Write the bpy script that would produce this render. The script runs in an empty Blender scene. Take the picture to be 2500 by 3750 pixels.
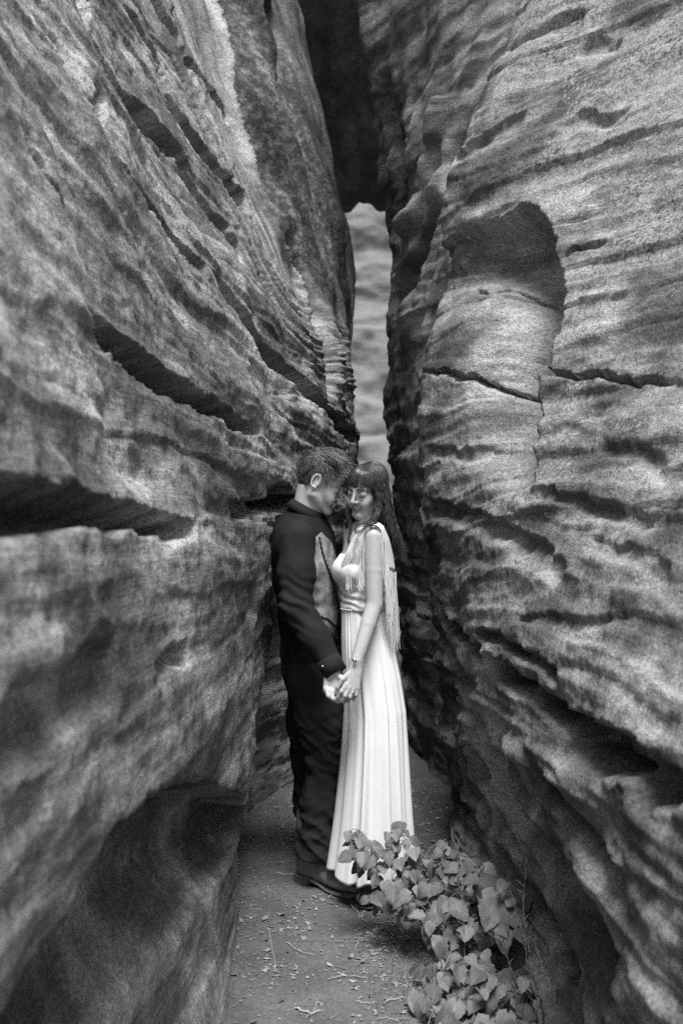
import bpy, math, random
import numpy as np
from math import radians
rng = np.random.default_rng(7)
random.seed(7)
scn = bpy.context.scene
COL = scn.collection

# ------------------------------------------------------------------ camera
FPX = 3645.8            # focal length in photograph pixels (35 mm lens, 36 mm tall frame)
CAMZ = 1.53
cam_d = bpy.data.cameras.new('camera'); cam = bpy.data.objects.new('camera', cam_d); COL.objects.link(cam)
cam.location = (0, 0, CAMZ); cam.rotation_euler = (radians(90), 0, 0)
cam_d.sensor_fit = 'VERTICAL'; cam_d.sensor_height = 36.0; cam_d.lens = 35.0
cam_d.clip_start = 0.05; cam_d.clip_end = 400
cam_d.dof.use_dof = True; cam_d.dof.focus_distance = 4.02; cam_d.dof.aperture_fstop = 3.0
scn.camera = cam

# ------------------------------------------------------------------ sky, sun, exposure (a black and white photograph: light is neutral)
SUN_EL, SUN_AZ = radians(68), radians(172)      # azimuth clockwise from +Y
w = bpy.data.worlds.new('World'); scn.world = w; w.use_nodes = True
nt = w.node_tree; nt.nodes.clear()
sky = nt.nodes.new('ShaderNodeTexSky'); sky.sky_type = 'NISHITA'; sky.sun_disc = False
sky.sun_elevation = SUN_EL; sky.sun_rotation = SUN_AZ
bw = nt.nodes.new('ShaderNodeRGBToBW'); bg = nt.nodes.new('ShaderNodeBackground'); wo = nt.nodes.new('ShaderNodeOutputWorld')
bg.inputs['Strength'].default_value = 0.085
nt.links.new(sky.outputs[0], bw.inputs[0]); nt.links.new(bw.outputs[0], bg.inputs[0]); nt.links.new(bg.outputs[0], wo.inputs[0])
sun_d = bpy.data.lights.new('sun', 'SUN'); sun = bpy.data.objects.new('sun', sun_d); COL.objects.link(sun)
sun_d.energy = 1.5; sun_d.angle = radians(24); sun_d.color = (1, 1, 1)
sun.rotation_euler = (radians(90) - SUN_EL, 0, -SUN_AZ + math.pi)
vs = scn.view_settings
vs.view_transform = 'Standard'; vs.look = 'None'; vs.gamma = 1.0; vs.use_curve_mapping = False
vs.exposure = 1.9
scn.display_settings.display_device = 'sRGB'

cy = scn.cycles; cy.use_denoising = False          # the photograph has visible film grain
cy.use_adaptive_sampling = False; cy.max_bounces = 4; cy.diffuse_bounces = 2; cy.glossy_bounces = 2; cy.transmission_bounces = 2; cy.transparent_max_bounces = 4

# ------------------------------------------------------------------ helpers
def P(px, py, Y):
    return np.array([(px - 1250.0) / FPX * Y, Y, CAMZ - (py - 1875.0) / FPX * Y])

_perm = np.random.default_rng(3).permutation(256).astype(np.int32)
_perm = np.concatenate([_perm, _perm, _perm])
_g = np.random.default_rng(5).normal(size=(256, 3)); _g = (_g / np.linalg.norm(_g, axis=1)[:, None]).astype(np.float32)
def perlin(x, y, z):
    x, y, z = np.broadcast_arrays(np.asarray(x, np.float32), np.asarray(y, np.float32), np.asarray(z, np.float32))
    xi = np.floor(x).astype(np.int32); yi = np.floor(y).astype(np.int32); zi = np.floor(z).astype(np.int32)
    xf = x - xi; yf = y - yi; zf = z - zi
    u = xf*xf*xf*(xf*(xf*6-15)+10); v = yf*yf*yf*(yf*(yf*6-15)+10); t = zf*zf*zf*(zf*(zf*6-15)+10)
    xi &= 255; yi &= 255; zi &= 255
    res = 0
    for a in (0, 1):
        wx = u if a else 1-u
        for b in (0, 1):
            wy = v if b else 1-v
            for c in (0, 1):
                wz = t if c else 1-t
                h = _perm[_perm[_perm[(xi+a) & 255] + ((yi+b) & 255)] + ((zi+c) & 255)]
                g = _g[h]
                res = res + wx*wy*wz*(g[..., 0]*(xf-a) + g[..., 1]*(yf-b) + g[..., 2]*(zf-c))
    return res * 1.5
def fbm(x, y, z, octv=4, gain=.5, lac=2.03):
    r = 0; a = 1.0
    for i in range(octv):
        r = r + a*perlin(x + 17.3*i, y + 5.1*i, z - 9.7*i); x = x*lac; y = y*lac; z = z*lac; a *= gain
    return r
def sstep(a, b, x):
    t = np.clip((x-a)/(b-a), 0, 1); return t*t*(3-2*t)

def mesh_np(name, verts, faces, mat=None, parent=None, smooth=True, attrs=None):
    """verts (n,3), faces (m,k) array or list of lists"""
    me = bpy.data.meshes.new(name)
    verts = np.asarray(verts, np.float32)
    if isinstance(faces, np.ndarray):
        k = faces.shape[1]; m = len(faces)
        me.vertices.add(len(verts)); me.vertices.foreach_set('co', verts.ravel())
        me.loops.add(m*k); me.loops.foreach_set('vertex_index', faces.astype(np.int32).ravel())
        me.polygons.add(m); me.polygons.foreach_set('loop_start', np.arange(m, dtype=np.int32)*k)
        me.polygons.foreach_set('loop_total', np.full(m, k, np.int32))
        me.update(calc_edges=True); me.validate()
    else:
        me.from_pydata([tuple(map(float, v)) for v in verts], [], [tuple(map(int, f)) for f in faces]); me.update()
    if smooth and len(me.polygons): me.polygons.foreach_set('use_smooth', np.ones(len(me.polygons), bool))
    for an, av in (attrs or {}).items():
        at = me.attributes.new(an, 'FLOAT', 'POINT'); at.data.foreach_set('value', np.asarray(av, np.float32))
    if mat: me.materials.append(mat)
    o = bpy.data.objects.new(name, me); COL.objects.link(o)
    if parent: o.parent = parent
    return o
def tag(o, label=None, cat=None, group=None, kind=None):
    if label: o['label'] = label
    if cat: o['category'] = cat
    if group: o['group'] = group
    if kind: o['kind'] = kind
    return o
def empty(name, loc):
    o = bpy.data.objects.new(name, None); COL.objects.link(o); o.location = tuple(map(float, loc)); o.empty_display_size = .05
    return o
def sweep(paths, radii, sides=4, flat=None):
    """tubes round polylines; returns verts, quads. radii: list of arrays"""
    V = []; Fq = []; off = 0
    ang = np.arange(sides)/sides*2*math.pi
    for p, r in zip(paths, radii):
        p = np.asarray(p, float); n = len(p); r = np.broadcast_to(np.asarray(r, float), (n,))
        t = np.gradient(p, axis=0); t /= np.linalg.norm(t, axis=1)[:, None] + 1e-9
        ref = np.array([0.31, 0.87, 0.38]) if abs(t[0] @ np.array([0.31, .87, .38])) < .9 else np.array([1., 0, 0])
        b = np.cross(t, ref); b /= np.linalg.norm(b, axis=1)[:, None] + 1e-9
        c = np.cross(t, b)
        ring = p[:, None, :] + r[:, None, None]*(np.cos(ang)[None, :, None]*b[:, None, :] + np.sin(ang)[None, :, None]*c[:, None, :]*(flat or 1))
        V.append(ring.reshape(-1, 3))
        i = np.arange(n-1)[:, None]*sides; j = np.arange(sides)[None, :]; j2 = (j+1) % sides
        q = np.stack([i+j, i+j2, i+sides+j2, i+sides+j], -1).reshape(-1, 4) + off
        Fq.append(q); off += n*sides
    return np.concatenate(V), np.concatenate(Fq)

# ------------------------------------------------------------------ materials
class NT:
    def __init__(s, name):
        s.m = bpy.data.materials.new(name); s.m.use_nodes = True; s.t = s.m.node_tree; s.t.nodes.clear()
        s.out = s.n('ShaderNodeOutputMaterial'); s.b = s.n('ShaderNodeBsdfPrincipled'); s.l(s.b.outputs[0], s.out.inputs[0])
    def n(s, t, **k):
        x = s.t.nodes.new(t)
        for a, v in k.items():
            if a.startswith('i_'):
                kk = a[2:]; x.inputs[int(kk) if kk.isdigit() else kk.replace('_', ' ')].default_value = v
            else: setattr(x, a, v)
        return x
    def l(s, a, b): s.t.links.new(a, b)
    def coord(s, scale=(1, 1, 1)):
        tc = s.n('ShaderNodeTexCoord'); mp = s.n('ShaderNodeMapping'); mp.inputs['Scale'].default_value = scale
        s.l(tc.outputs['Object'], mp.inputs[0]); return mp.outputs[0]
    def noise(s, vec, scale, detail=6, rough=.6, dist=0):
        x = s.n('ShaderNodeTexNoise'); x.inputs['Scale'].default_value = scale; x.inputs['Detail'].default_value = detail
        x.inputs['Roughness'].default_value = rough; x.inputs['Distortion'].default_value = dist
        s.l(vec, x.inputs['Vector']); return x.outputs[0]
    def ramp(s, v, a, b, va=0., vb=1.):
        x = s.n('ShaderNodeMapRange'); x.interpolation_type = 'SMOOTHSTEP'
        for i, val in enumerate((a, b, va, vb)): x.inputs[i+1].default_value = val
        s.l(v, x.inputs[0]); return x.outputs[0]
    def math(s, op, a, b=None):
        x = s.n('ShaderNodeMath', operation=op)
        for i, v in enumerate((a, b)):
            if v is None: continue
            if isinstance(v, (int, float)): x.inputs[i].default_value = v
            else: s.l(v, x.inputs[i])
        return x.outputs[0]
    def mix(s, f, a, b):
        x = s.n('ShaderNodeMix', data_type='FLOAT')
        for i, v in zip((0, 2, 3), (f, a, b)):
            if isinstance(v, (int, float)): x.inputs[i].default_value = v
            else: s.l(v, x.inputs[i])
        return x.outputs[0]
    def attr(s, name):
        return s.n('ShaderNodeAttribute', attribute_name=name).outputs['Fac']
    def col(s, v): s.l(v, s.b.inputs['Base Color'])
    def bump(s, h, strength=.5, dist=.01, prev=None):
        x = s.n('ShaderNodeBump'); x.inputs['Strength'].default_value = strength; x.inputs['Distance'].default_value = dist
        s.l(h, x.inputs['Height'])
        if prev is not None: s.l(prev, x.inputs['Normal'])
        return x.outputs[0]
    def setn(s, n): s.l(n, s.b.inputs['Normal'])

def plain(name, v, rough=.7, var=.15, scale=40, bump=.0, bdist=.002, sheen=0, spec=.5):
    s = NT(name); c = s.coord(); n = s.noise(c, scale, 5)
    s.col(s.math('MULTIPLY', s.ramp(n, .3, .7, 1-var, 1+var), v)); s.b.inputs['Roughness'].default_value = rough
    s.b.inputs['Specular IOR Level'].default_value = spec
    if bump: s.setn(s.bump(n, bump, bdist))
    if sheen: s.b.inputs['Sheen Weight'].default_value = sheen
    return s.m

def rock_material(name, lo, hi, bump=1.0, bed=1.0):
    """tone, stain, lichen and dots are per-vertex maps of rock colour, with some shade painted in; grain and crust are procedural"""
    s = NT(name); c = s.coord()
    sp = s.n('ShaderNodeSeparateXYZ'); s.l(c, sp.inputs[0]); cb = s.n('ShaderNodeCombineXYZ')
    s.l(s.math('MULTIPLY', sp.outputs[0], .45), cb.inputs[0]); s.l(s.math('MULTIPLY', sp.outputs[1], .45), cb.inputs[1]); s.l(s.math('MULTIPLY', s.attr('bed'), 15.), cb.inputs[2])
    st = s.noise(cb.outputs[0], 4.5, 6, .70, .1)          # fine laminae along the (dipping) beds
    mid = s.noise(c, 17, 5, .72, .2)
    fine = s.noise(c, 95, 4, .75)
    v = s.ramp(s.math('ADD', s.attr('tone'), s.math('ADD', s.math('MULTIPLY', st, .2*bed), s.math('MULTIPLY', mid, .44-.2*bed))), .52, 1.02, lo, hi)
    v = s.math('MULTIPLY', v, s.ramp(fine, .30, .70, .55, 1.45))
    lam = s.ramp(s.math('ABSOLUTE', s.math('SUBTRACT', st, .47)), .0, .022, .62, 1.0)     # thin dark parting lines between laminae
    v = s.math('MULTIPLY', v, s.mix(min(1., .3+.7*bed), 1.0, lam))
    v = s.math('MULTIPLY', v, s.ramp(mid, .30, .40, .62, 1.0))
    var = s.ramp(mid, .38, .56, .35, 1.0)
    v = s.math('MULTIPLY', v, s.mix(s.math('MULTIPLY', var, s.attr('stain_shade')), 1.0, .20))
    # pale lichen crust in small flakes with a dark rim
    la = s.attr('lichen')
    flake = s.math('ADD', s.math('MULTIPLY', s.noise(c, 66, 4, .7), .75), s.math('MULTIPLY', mid, .25))
    lm = s.ramp(s.math('ADD', flake, s.math('MULTIPLY', la, .20)), .63, .74)
    dk = s.ramp(s.math('ADD', flake, s.math('MULTIPLY', la, .20)), .58, .64)
    lp = s.math('GREATER_THAN', la, .02)
    v = s.mix(s.math('MULTIPLY', s.math('MULTIPLY', dk, lp), .5), v, .10)
    v = s.mix(s.math('MULTIPLY', s.math('MULTIPLY', lm, lp), .75), v, .42)
    # round pale lichen dots
    vo = s.n('ShaderNodeTexVoronoi', feature='F1'); vo.inputs['Scale'].default_value = 9; vo.inputs['Randomness'].default_value = 1
    s.l(c, vo.inputs['Vector'])
    wob = s.math('ADD', vo.outputs['Distance'], s.math('MULTIPLY', s.math('SUBTRACT', fine, .5), .18))
    sep = s.n('ShaderNodeSeparateColor'); s.l(vo.outputs['Color'], sep.inputs[0])
    sz = s.ramp(sep.outputs[0], .45, 1.0, .0, .34)
    dm = s.math('MULTIPLY', s.math('LESS_THAN', wob, sz), s.attr('dots'))
    v = s.mix(s.math('MULTIPLY', dm, .6), v, .50)
    s.col(v)
    s.b.inputs['Roughness'].default_value = .92; s.b.inputs['Specular IOR Level'].default_value = .15
    h = s.math('ADD', s.math('ADD', s.math('MULTIPLY', st, .8*bed), s.math('MULTIPLY', mid, 1.0)), s.math('MULTIPLY', fine, .45))
    s.setn(s.bump(h, .9*bump, .022))
    return s.m
# ================================================================== THE SETTING
M_rockL = rock_material('sandstone_left', .16, .52, 1.0, .75)
M_rockR = rock_material('sandstone_right', .12, .42, 1.0, .3)
M_rockP = rock_material('sandstone_pillar', .09, .42, 1.0, .5)
M_rockF = rock_material('sandstone_far', .19, .24, .4, .4)
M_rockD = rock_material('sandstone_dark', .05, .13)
def tone_map(X, Y, Z, seed, zs=7.):
    t = .40*fbm(X*1.2, Y*1.2, Z*zs + .8*perlin(X*.6, Y*.6, Z*.8), 4, .6) + .34*fbm(X*4.2+seed, Y*4.2, Z*5., 4, .62) + .26*fbm(X*1.1, Y*1.1+seed, Z*1.5, 2)
    return .52 + .62*t

def smooth2(a, sy, sz):
    def g1(a, s, ax):
        if s < .3: return a
        r = int(3*s)+1; k = np.exp(-.5*(np.arange(-r, r+1)/s)**2); k /= k.sum()
        pad = [(0, 0), (0, 0)]; pad[ax] = (r, r); b = np.pad(a, pad, 'edge')
        out = 0
        for i, wv in enumerate(k):
            sl = [slice(None), slice(None)]; sl[ax] = slice(i, i+a.shape[ax]); out = out + wv*b[tuple(sl)]
        return out
    return g1(g1(a, sz, 0), sy, 1)

GAIN = {-1: 2.3, 1: 1.15}
class Base:
    """smooth base of a wall: X as a function of Y (along the slot) and Z (height), from a table"""
    def __init__(s, Y, Z, X, sy=.07, sz=.07):
        s.y = np.arange(Y[0], Y[-1]+.001, .025); s.z = np.arange(Z[0], Z[-1]+.001, .025)
        X = np.array(X, float)
        A = np.stack([np.interp(s.y, Y, r) for r in X])
        B = np.stack([np.interp(s.z, Z, A[:, i]) for i in range(A.shape[1])], 1)
        s.X = smooth2(B, sy/.025, sz/.025)
    def at(s, y, z):
        y = np.asarray(y, float); z = np.asarray(z, float)
        fy = np.clip((y-s.y[0])/.025, 0, len(s.y)-1.001); fz = np.clip((z-s.z[0])/.025, 0, len(s.z)-1.001)
        iy = fy.astype(int); iz = fz.astype(int); a = fy-iy; b = fz-iz; X = s.X
        return (X[iz, iy]*(1-a)*(1-b) + X[iz, iy+1]*a*(1-b) + X[iz+1, iy]*(1-a)*b + X[iz+1, iy+1]*a*b)
    def hit(s, px, py, side):
        Yv = np.arange(.7, s.y[-1], .01)
        x = (px-1250)/FPX*Yv; z = CAMZ-(py-1875)/FPX*Yv
        d = (x - s.at(Yv, z))*side
        k = np.argmax(d > 0) if (d > 0).any() else np.argmax(d)
        return np.array([x[k], Yv[k], z[k]])

def resample(pts, n):
    pts = np.asarray(pts, float); d = np.r_[0, np.cumsum(np.linalg.norm(np.diff(pts, axis=0), axis=1))]
    t = np.linspace(0, d[-1], n); return np.stack([np.interp(t, d, pts[:, i]) for i in range(pts.shape[1])], 1)

def build_wall(name, base, side, ys, zs, feats, mat, noise_fn, attr_fn, bed_fn=lambda Y, Z: Z):
    Y, Z = np.meshgrid(ys, zs); X = base.at(Y, Z)
    e = .03
    gy = (base.at(Y+e, Z)-base.at(Y-e, Z))/(2*e); gz = (base.at(Y, Z+e)-base.at(Y, Z-e))/(2*e)
    # normal towards the open slot
    N = np.stack([np.ones_like(X), -gy, -gz], -1)*(-side); N /= np.linalg.norm(N, axis=-1)[..., None]
    Pt = np.stack([X, Y, Z], -1)
    D = np.zeros_like(X)          # positive = into the rock
    # ragged edges: features are looked up at jittered positions
    J = Pt + .018*np.stack([0*X, fbm(Y*7, Z*7, X*0+3, 3), fbm(Y*7, Z*9, X*0+8, 3)], -1) + .006*np.stack([0*X, perlin(Y*31, Z*31, 0*X+1.5), perlin(Y*31, Z*37, 0*X+4.5)], -1)
    for f in feats:
        pl = np.array([base.hit(a[0], a[1], side) for a in f['p']]) if 'yz' not in f else np.array([[base.at(a, c), a, c] for a, c in f['yz']])
        wv = np.asarray(f.get('w', .08), float)
        pl4 = np.c_[pl, np.broadcast_to(wv, (len(pl),))]
        pl4 = resample(pl4, max(6, min(40, int(len(pl)*4))))
        pl, wl = pl4[:, :3], pl4[:, 3]
        mx = max(wl.max(), f.get('lip', .02))*1.6+.05
        box = (J[..., 1] > pl[:, 1].min()-mx) & (J[..., 1] < pl[:, 1].max()+mx) & (J[..., 2] > pl[:, 2].min()-mx) & (J[..., 2] < pl[:, 2].max()+mx)
        ii = np.nonzero(box)
        if len(ii[0]) == 0: continue
        q = J[ii]; best = np.full(len(q), 1e9); sg = np.zeros(len(q)); ws = np.ones(len(q)); sa = np.zeros(len(q)); en = np.zeros(len(q)); acc = 0
        for i in range(len(pl)-1):
            a, b = pl[i], pl[i+1]; ab = b-a; L2 = ab@ab+1e-12
            t = np.clip(((q-a)@ab)/L2, 0, 1); off = q-(a+t[:, None]*ab); dd = np.linalg.norm(off, axis=1)
            cr = (ab[2]*off[:, 1]-ab[1]*off[:, 2])/math.sqrt(L2)
            up = (dd < best-1e-6) | ((np.abs(dd-best) <= 1e-6) & (np.abs(cr) > np.abs(sg)))     # at corners the clearer side wins
            best[up] = dd[up]; sg[up] = cr[up]; ws[up] = (wl[i]*(1-t)+wl[i+1]*t)[up]; sa[up] = (acc+t*math.sqrt(L2))[up]; acc += math.sqrt(L2)
        lip = f.get('lip', .02); below = sg > 0
        if f.get('flip'): below = ~below
        r = np.where(below, best/ws, best/lip)
        ty = f.get('t', 'slot')
        if ty == 'slot':      # sharp roof, sloping floor
            pr = np.where(below, 1-sstep(.5, 1., r), 1-sstep(0, 1, r))
        elif ty == 'step':    # everything on the lower/far side is set back and returns slowly
            pr = np.where(below, 1-sstep(.0, 1., r)**.8, 1-sstep(0, 1, r))
        elif ty == 'ridge':
            pr = -np.exp(-(best/ws)**2*1.5)
        elif ty == 'alcove':
            pr = np.where(below, 1-sstep(.30, 1., r), 1-sstep(0, 1, r))*(.25+.75*sstep(4.75, 4.1, q[:, 1]))
        else:                 # groove
            pr = np.exp(-(best/ws)**2*2.)
        fr = f.get('nf', 6.); na = f.get('na', .45)
        mod = 1 + na*1.6*perlin(sa*fr, sa*0+f['p'][0][0]*.013, sa*0+.5)
        tot = acc; fade = sstep(0, .08*tot+.02, sa)*sstep(0, .08*tot+.02, tot-sa) if f.get('fade', 1) else 1
        D[ii] += (f['d']*GAIN[side])*pr*np.clip(mod, .1, 2)*np.clip(fade, 0, 1)
    D += noise_fn(X, Y, Z)
    V = Pt - N*D[..., None]
    nz, ny = X.shape
    idx = np.arange(nz*ny).reshape(nz, ny)
    F = np.stack([idx[:-1, :-1], idx[:-1, 1:], idx[1:, 1:], idx[1:, :-1]], -1).reshape(-1, 4)
    if side > 0: F = F[:, ::-1]
    pxx = 1250+FPX*X/np.maximum(Y, .3); pyy = 1875-FPX*(Z-CAMZ)/np.maximum(Y, .3)
    at = {k: np.clip(v, 0, 1).ravel() for k, v in attr_fn(X, Y, Z, pxx, pyy).items()}; at['bed'] = bed_fn(Y, Z).ravel(); at['tone'] = tone_map(X, Y, bed_fn(Y, Z), len(name)).ravel()
    o = mesh_np(name, V.reshape(-1, 3), F, mat, attrs=at); tag(o, kind='structure')
    return o

def spaced(segs):
    out = []
    for a, b, d in segs:
        n = max(1, int(round((b-a)/d))); out.append(np.linspace(a, b, n, endpoint=False))
    out.append([segs[-1][1]]); return np.concatenate(out)

def strata(X, Y, Z, seed, amp=1.0, ledge=1.0, bed=1.0, pits=1.0, zz=None, iso=1.0):
    zz = (Z if zz is None else zz) + .07*fbm(Y*.55, Z*.5, Y*0+seed, 3)
    a = bed*(.026*perlin(Y*.5, zz*5.5, Y*0+seed+2.2) + .013*perlin(Y*.9, zz*13, Y*0+seed+7) + .006*perlin(Y*1.6, zz*31, Y*0+seed+11))
    # ledges: sharp edged steps where a harder bed stands proud
    q = perlin(Y*.35, zz*4.2, Y*0+seed+20)
    a = a + ledge*.022*(sstep(.03, .055, q)-.5)
    q2 = perlin(Y*.8, zz*9.5, Y*0+seed+31)
    a = a + ledge*.011*(sstep(.09, .115, q2)-.5)
    a = a + iso*.05*fbm(Y*1.1, Z*1.3, Y*0+seed+40, 3) + .012*fbm(Y*6, Z*7, Y*0+seed+50, 4) + .004*perlin(Y*42, Z*46, Y*0+seed)
    a = a + .011*np.abs(perlin(Y*3.2, zz*8, Y*0+seed+80)) + .006*np.abs(perlin(Y*8, zz*19, Y*0+seed+90)) - .006
    # shallow weathering pits
    pit = fbm(Y*8, Z*10, Y*0+seed+60, 2)
    a = a + pits*.02*sstep(.45, .9, pit)
    return a*amp

# ---------------- left wall
YL = [-1.6, 0.2, 1.0, 1.5, 2.0, 2.5, 3.0, 3.5, 4.0, 4.3, 4.7, 5.2, 6.0, 7.0, 8.0, 9.0]
ZL = [-.3, 0, .3, .6, .9, 1.2, 1.5, 2.0, 2.5, 3.0, 3.6, 4.5, 5.6, 7.0]
XL = [
 [-.60,-.52,-.46,-.42,-.38,-.36,-.33,-.38,-.44,-.52,-.60,-0.52,-0.16,0.08,0.16,0.1],
 [-.60,-.54,-.49,-.45,-.41,-.38,-.345,-.38,-.43,-.50,-.58,-0.5,-0.14,0.1,0.18,0.1],
 [-.62,-.58,-.55,-.52,-.48,-.45,-.42,-.41,-.42,-.48,-.58,-0.5,-0.14,0.1,0.18,0.1],
 [-.58,-.55,-.53,-.51,-.49,-.44,-.39,-.36,-.35,-.40,-.55,-0.46,-0.12,0.1,0.18,0.1],
 [-.56,-.50,-.47,-.42,-.375,-.365,-.36,-.34,-.31,-.32,-.47,-0.36,-0.08,0.1,0.17,0.05],
 [-.56,-.51,-.48,-.43,-.40,-.38,-.36,-.32,-.28,-.27,-.34,-0.25,-0.04,0.11,0.16,0],
 [-.60,-.55,-.51,-.46,-.44,-.42,-.39,-.35,-.30,-.28,-.25,-0.18,0.0,0.12,0.14,-0.3],
 [-.80,-.72,-.68,-.63,-.59,-.55,-.49,-.43,-.35,-.31,-.24,-.15,-.02,.09,.11,-.6],
 [-1.0,-.92,-.86,-.82,-.78,-.72,-.66,-.60,-.54,-.48,-.40,-.27,-.06,.06,.05,-.6],
 [-1.2,-1.1,-1.05,-1.0,-.96,-.91,-.86,-.81,-.75,-.69,-.60,-.46,-.30,-.04,.08,-.6],
 [-1.45,-1.35,-1.3,-1.25,-1.2,-1.15,-1.09,-1.03,-.97,-.92,-.84,-.72,-.54,-.16,.11,-.6],
 [-1.9,-1.8,-1.75,-1.7,-1.64,-1.58,-1.5,-1.42,-1.34,-1.27,-1.17,-1.0,-.79,-.40,-.06,-.7],
 [-2.6,-2.5,-2.4,-2.35,-2.3,-2.2,-2.1,-2.0,-1.9,-1.8,-1.65,-1.45,-1.2,-.75,-.36,-1.],
 [-3.4,-3.3,-3.2,-3.1,-3.0,-2.9,-2.8,-2.7,-2.6,-2.5,-2.3,-2.1,-1.8,-1.3,-.9,-1.6]]
baseL = Base(YL, ZL, XL)
featL = [
 dict(p=[(320,1110),(370,1180),(450,1235),(560,1320),(660,1400),(780,1480),(870,1540),(945,1575)], w=[.045,.06,.065,.065,.06,.055,.05,.04], d=.085, lip=.014, nf=9, na=.5),
 dict(p=[(340,330),(368,430),(385,540),(430,600),(520,700),(600,800),(680,900),(740,985)], w=[.05,.07,.09,.09,.08,.08,.08,.08], d=.20, lip=.010, nf=7, na=.3),
 dict(p=[(755,985),(830,1060),(880,1130),(960,1240),(1050,1320),(1150,1430),(1230,1510),(1295,1590)], w=[.10,.12,.12,.12,.12,.12,.12,.1], d=.15, lip=.014, nf=8),
 dict(p=[(270,-160),(345,100),(400,230),(480,330),(560,420),(640,530),(700,640),(770,740),(860,830)], w=[.16,.16,.15,.14,.12,.12,.12,.12,.1], d=.21, lip=.02, nf=5, na=.6),
 dict(p=[(540,-80),(610,60),(690,180),(720,300)], w=.18, d=.22, lip=.02, nf=5),
 dict(p=[(440,40),(520,130),(580,250),(620,350)], w=.11, d=.18, lip=.015, nf=6),
 dict(p=[(560,250),(630,390),(700,480),(780,570),(860,680),(900,730)], w=[.1,.14,.17,.18,.18,.16], d=.24, lip=.02, nf=6, na=.6),
 dict(p=[(800,770),(850,840),(890,890)], w=.13, d=.20, lip=.02, nf=6),
 dict(p=[(-150,1790),(0,1800),(150,1800),(330,1830),(500,1870),(620,1905),(700,1935)], w=[.075,.075,.07,.06,.05,.045,.04], d=.08, lip=.02, nf=9, na=.35),
 dict(p=[(848,1838),(940,1822),(1000,1825),(1060,1815)], w=.075, d=.13, lip=.008, nf=13, na=.6, fade=0),
 dict(p=[(1000,1800),(1015,1780),(1045,1800)], w=.09, d=.10, lip=.01, na=.2),
 dict(p=[(-100,2640),(0,2570),(150,2520),(300,2420),(420,2370)], w=.12, d=.014, lip=.03, nf=3),
 dict(p=[(10,3040),(60,2920),(110,2890),(170,2880)], w=.06, d=.010, lip=.02, nf=3),
 dict(p=[(0,0)], yz=[(.6,.72),(1.0,.79),(1.41,.855),(1.61,.89),(1.78,.935),(2.0,.93),(2.42,.85),(2.8,.74),(3.28,.58),(3.6,.48)], w=[.5,.5,.5,.5,.5,.5,.45,.4,.3,.22], d=.075, lip=.035, nf=1.2, na=.15, fade=0),
 dict(p=[(570,2440),(640,2370),(680,2360)], w=.05, d=.025, lip=.01, nf=3),
 dict(p=[(150,90),(210,200),(270,290)], w=.05, d=.09, lip=.012, nf=6),
 dict(p=[(60,480),(150,640),(230,760)], w=.03, d=.03, lip=.01, nf=6), dict(p=[(640,40),(700,200),(770,330),(830,430)], w=.09, d=.14, lip=.015, nf=6),
 # big gully beyond the bright rib
 dict(p=[(1180,1240),(1090,1020),(1000,860),(930,700),(880,520),(840,330),(790,100),(740,-120)], w=[.4,.6,.9,1.0,1.0,1.0,1.0,1.0], d=.26, lip=.07, t='step', nf=2.5, na=.35, fade=0),
 dict(p=[(1180,1240),(1090,1020),(1000,860),(930,700),(880,520),(840,330),(790,100),(740,-120)], w=.10, d=.07, t='ridge', nf=3, na=.4),
 dict(p=[(1150,700),(1120,560),(1080,420),(1040,200),(1000,0)], w=.16, d=.08, t='groove', nf=3, na=.5),
]
def bedL(Y, Z):        # the beds dip away from the camera, more steeply higher up
    v = sstep(4.9, 5.6, Y)*sstep(2.3, 2.9, Z)          # upright streaks on the far ribs
    return (1-v)*(Z + (.02+.16*np.clip((Z-1.3)/1.5, 0, 1.2))*(Y-3.2) + .03*fbm(Y*.7, Z*.6, Y*0+2, 2)) + v*(Y*.9+.22*Z)
def noiseL(X, Y, Z):
    a = strata(X, Y, Z, 3.1, 1.0, .6, .75, .7, bedL(Y, Z))
    # vertical flutes on the far rib
    fl = sstep(5.0, 6.2, Y)*(.07*perlin(Y*4.5+Z*.4, Z*1.2, Y*0+2) + .03*perlin(Y*11, Z*2.4, Y*0+9))
    near = sstep(4.8, 3.0, Y)*sstep(1.7, 1.0, Z)       # lower boulder is smoother
    return a*(1-.6*near)*(1-.55*sstep(4.9, 5.8, Y)*sstep(2.2, 2.8, Z)) + fl*sstep(1.8, 2.6, Z)
def attrL(X, Y, Z, px, py):
    st = sstep(-.05, .5, fbm(Y*1.3, bedL(Y, Z)*4., Y*0+5, 4)) * .6
    st = np.maximum(st*.8, 0)
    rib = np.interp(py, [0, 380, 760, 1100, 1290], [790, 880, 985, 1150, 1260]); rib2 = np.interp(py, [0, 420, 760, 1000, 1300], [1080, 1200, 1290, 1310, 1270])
    st = np.where(py < 1400, np.maximum(st*(1-sstep(4.9, 5.6, Y)), .97*sstep(10, 40, px-rib)*sstep(20, 90, rib2-px+30*perlin(Y*3, Z*3, Y*0)))*sstep(4.6, 5.3, Y) + st*sstep(5.3, 4.6, Y), st)  # shade of the gully between the ribs is painted in as darkening
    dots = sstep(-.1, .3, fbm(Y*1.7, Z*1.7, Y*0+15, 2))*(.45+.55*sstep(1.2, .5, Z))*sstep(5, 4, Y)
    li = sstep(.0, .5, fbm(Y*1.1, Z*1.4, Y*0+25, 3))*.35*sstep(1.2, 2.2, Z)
    return dict(stain_shade=st*(1-.8*np.exp(-((px-rib+12)/22)**2)*(py < 1250)*(Y > 4.6)), dots=dots, lichen=li)
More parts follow.
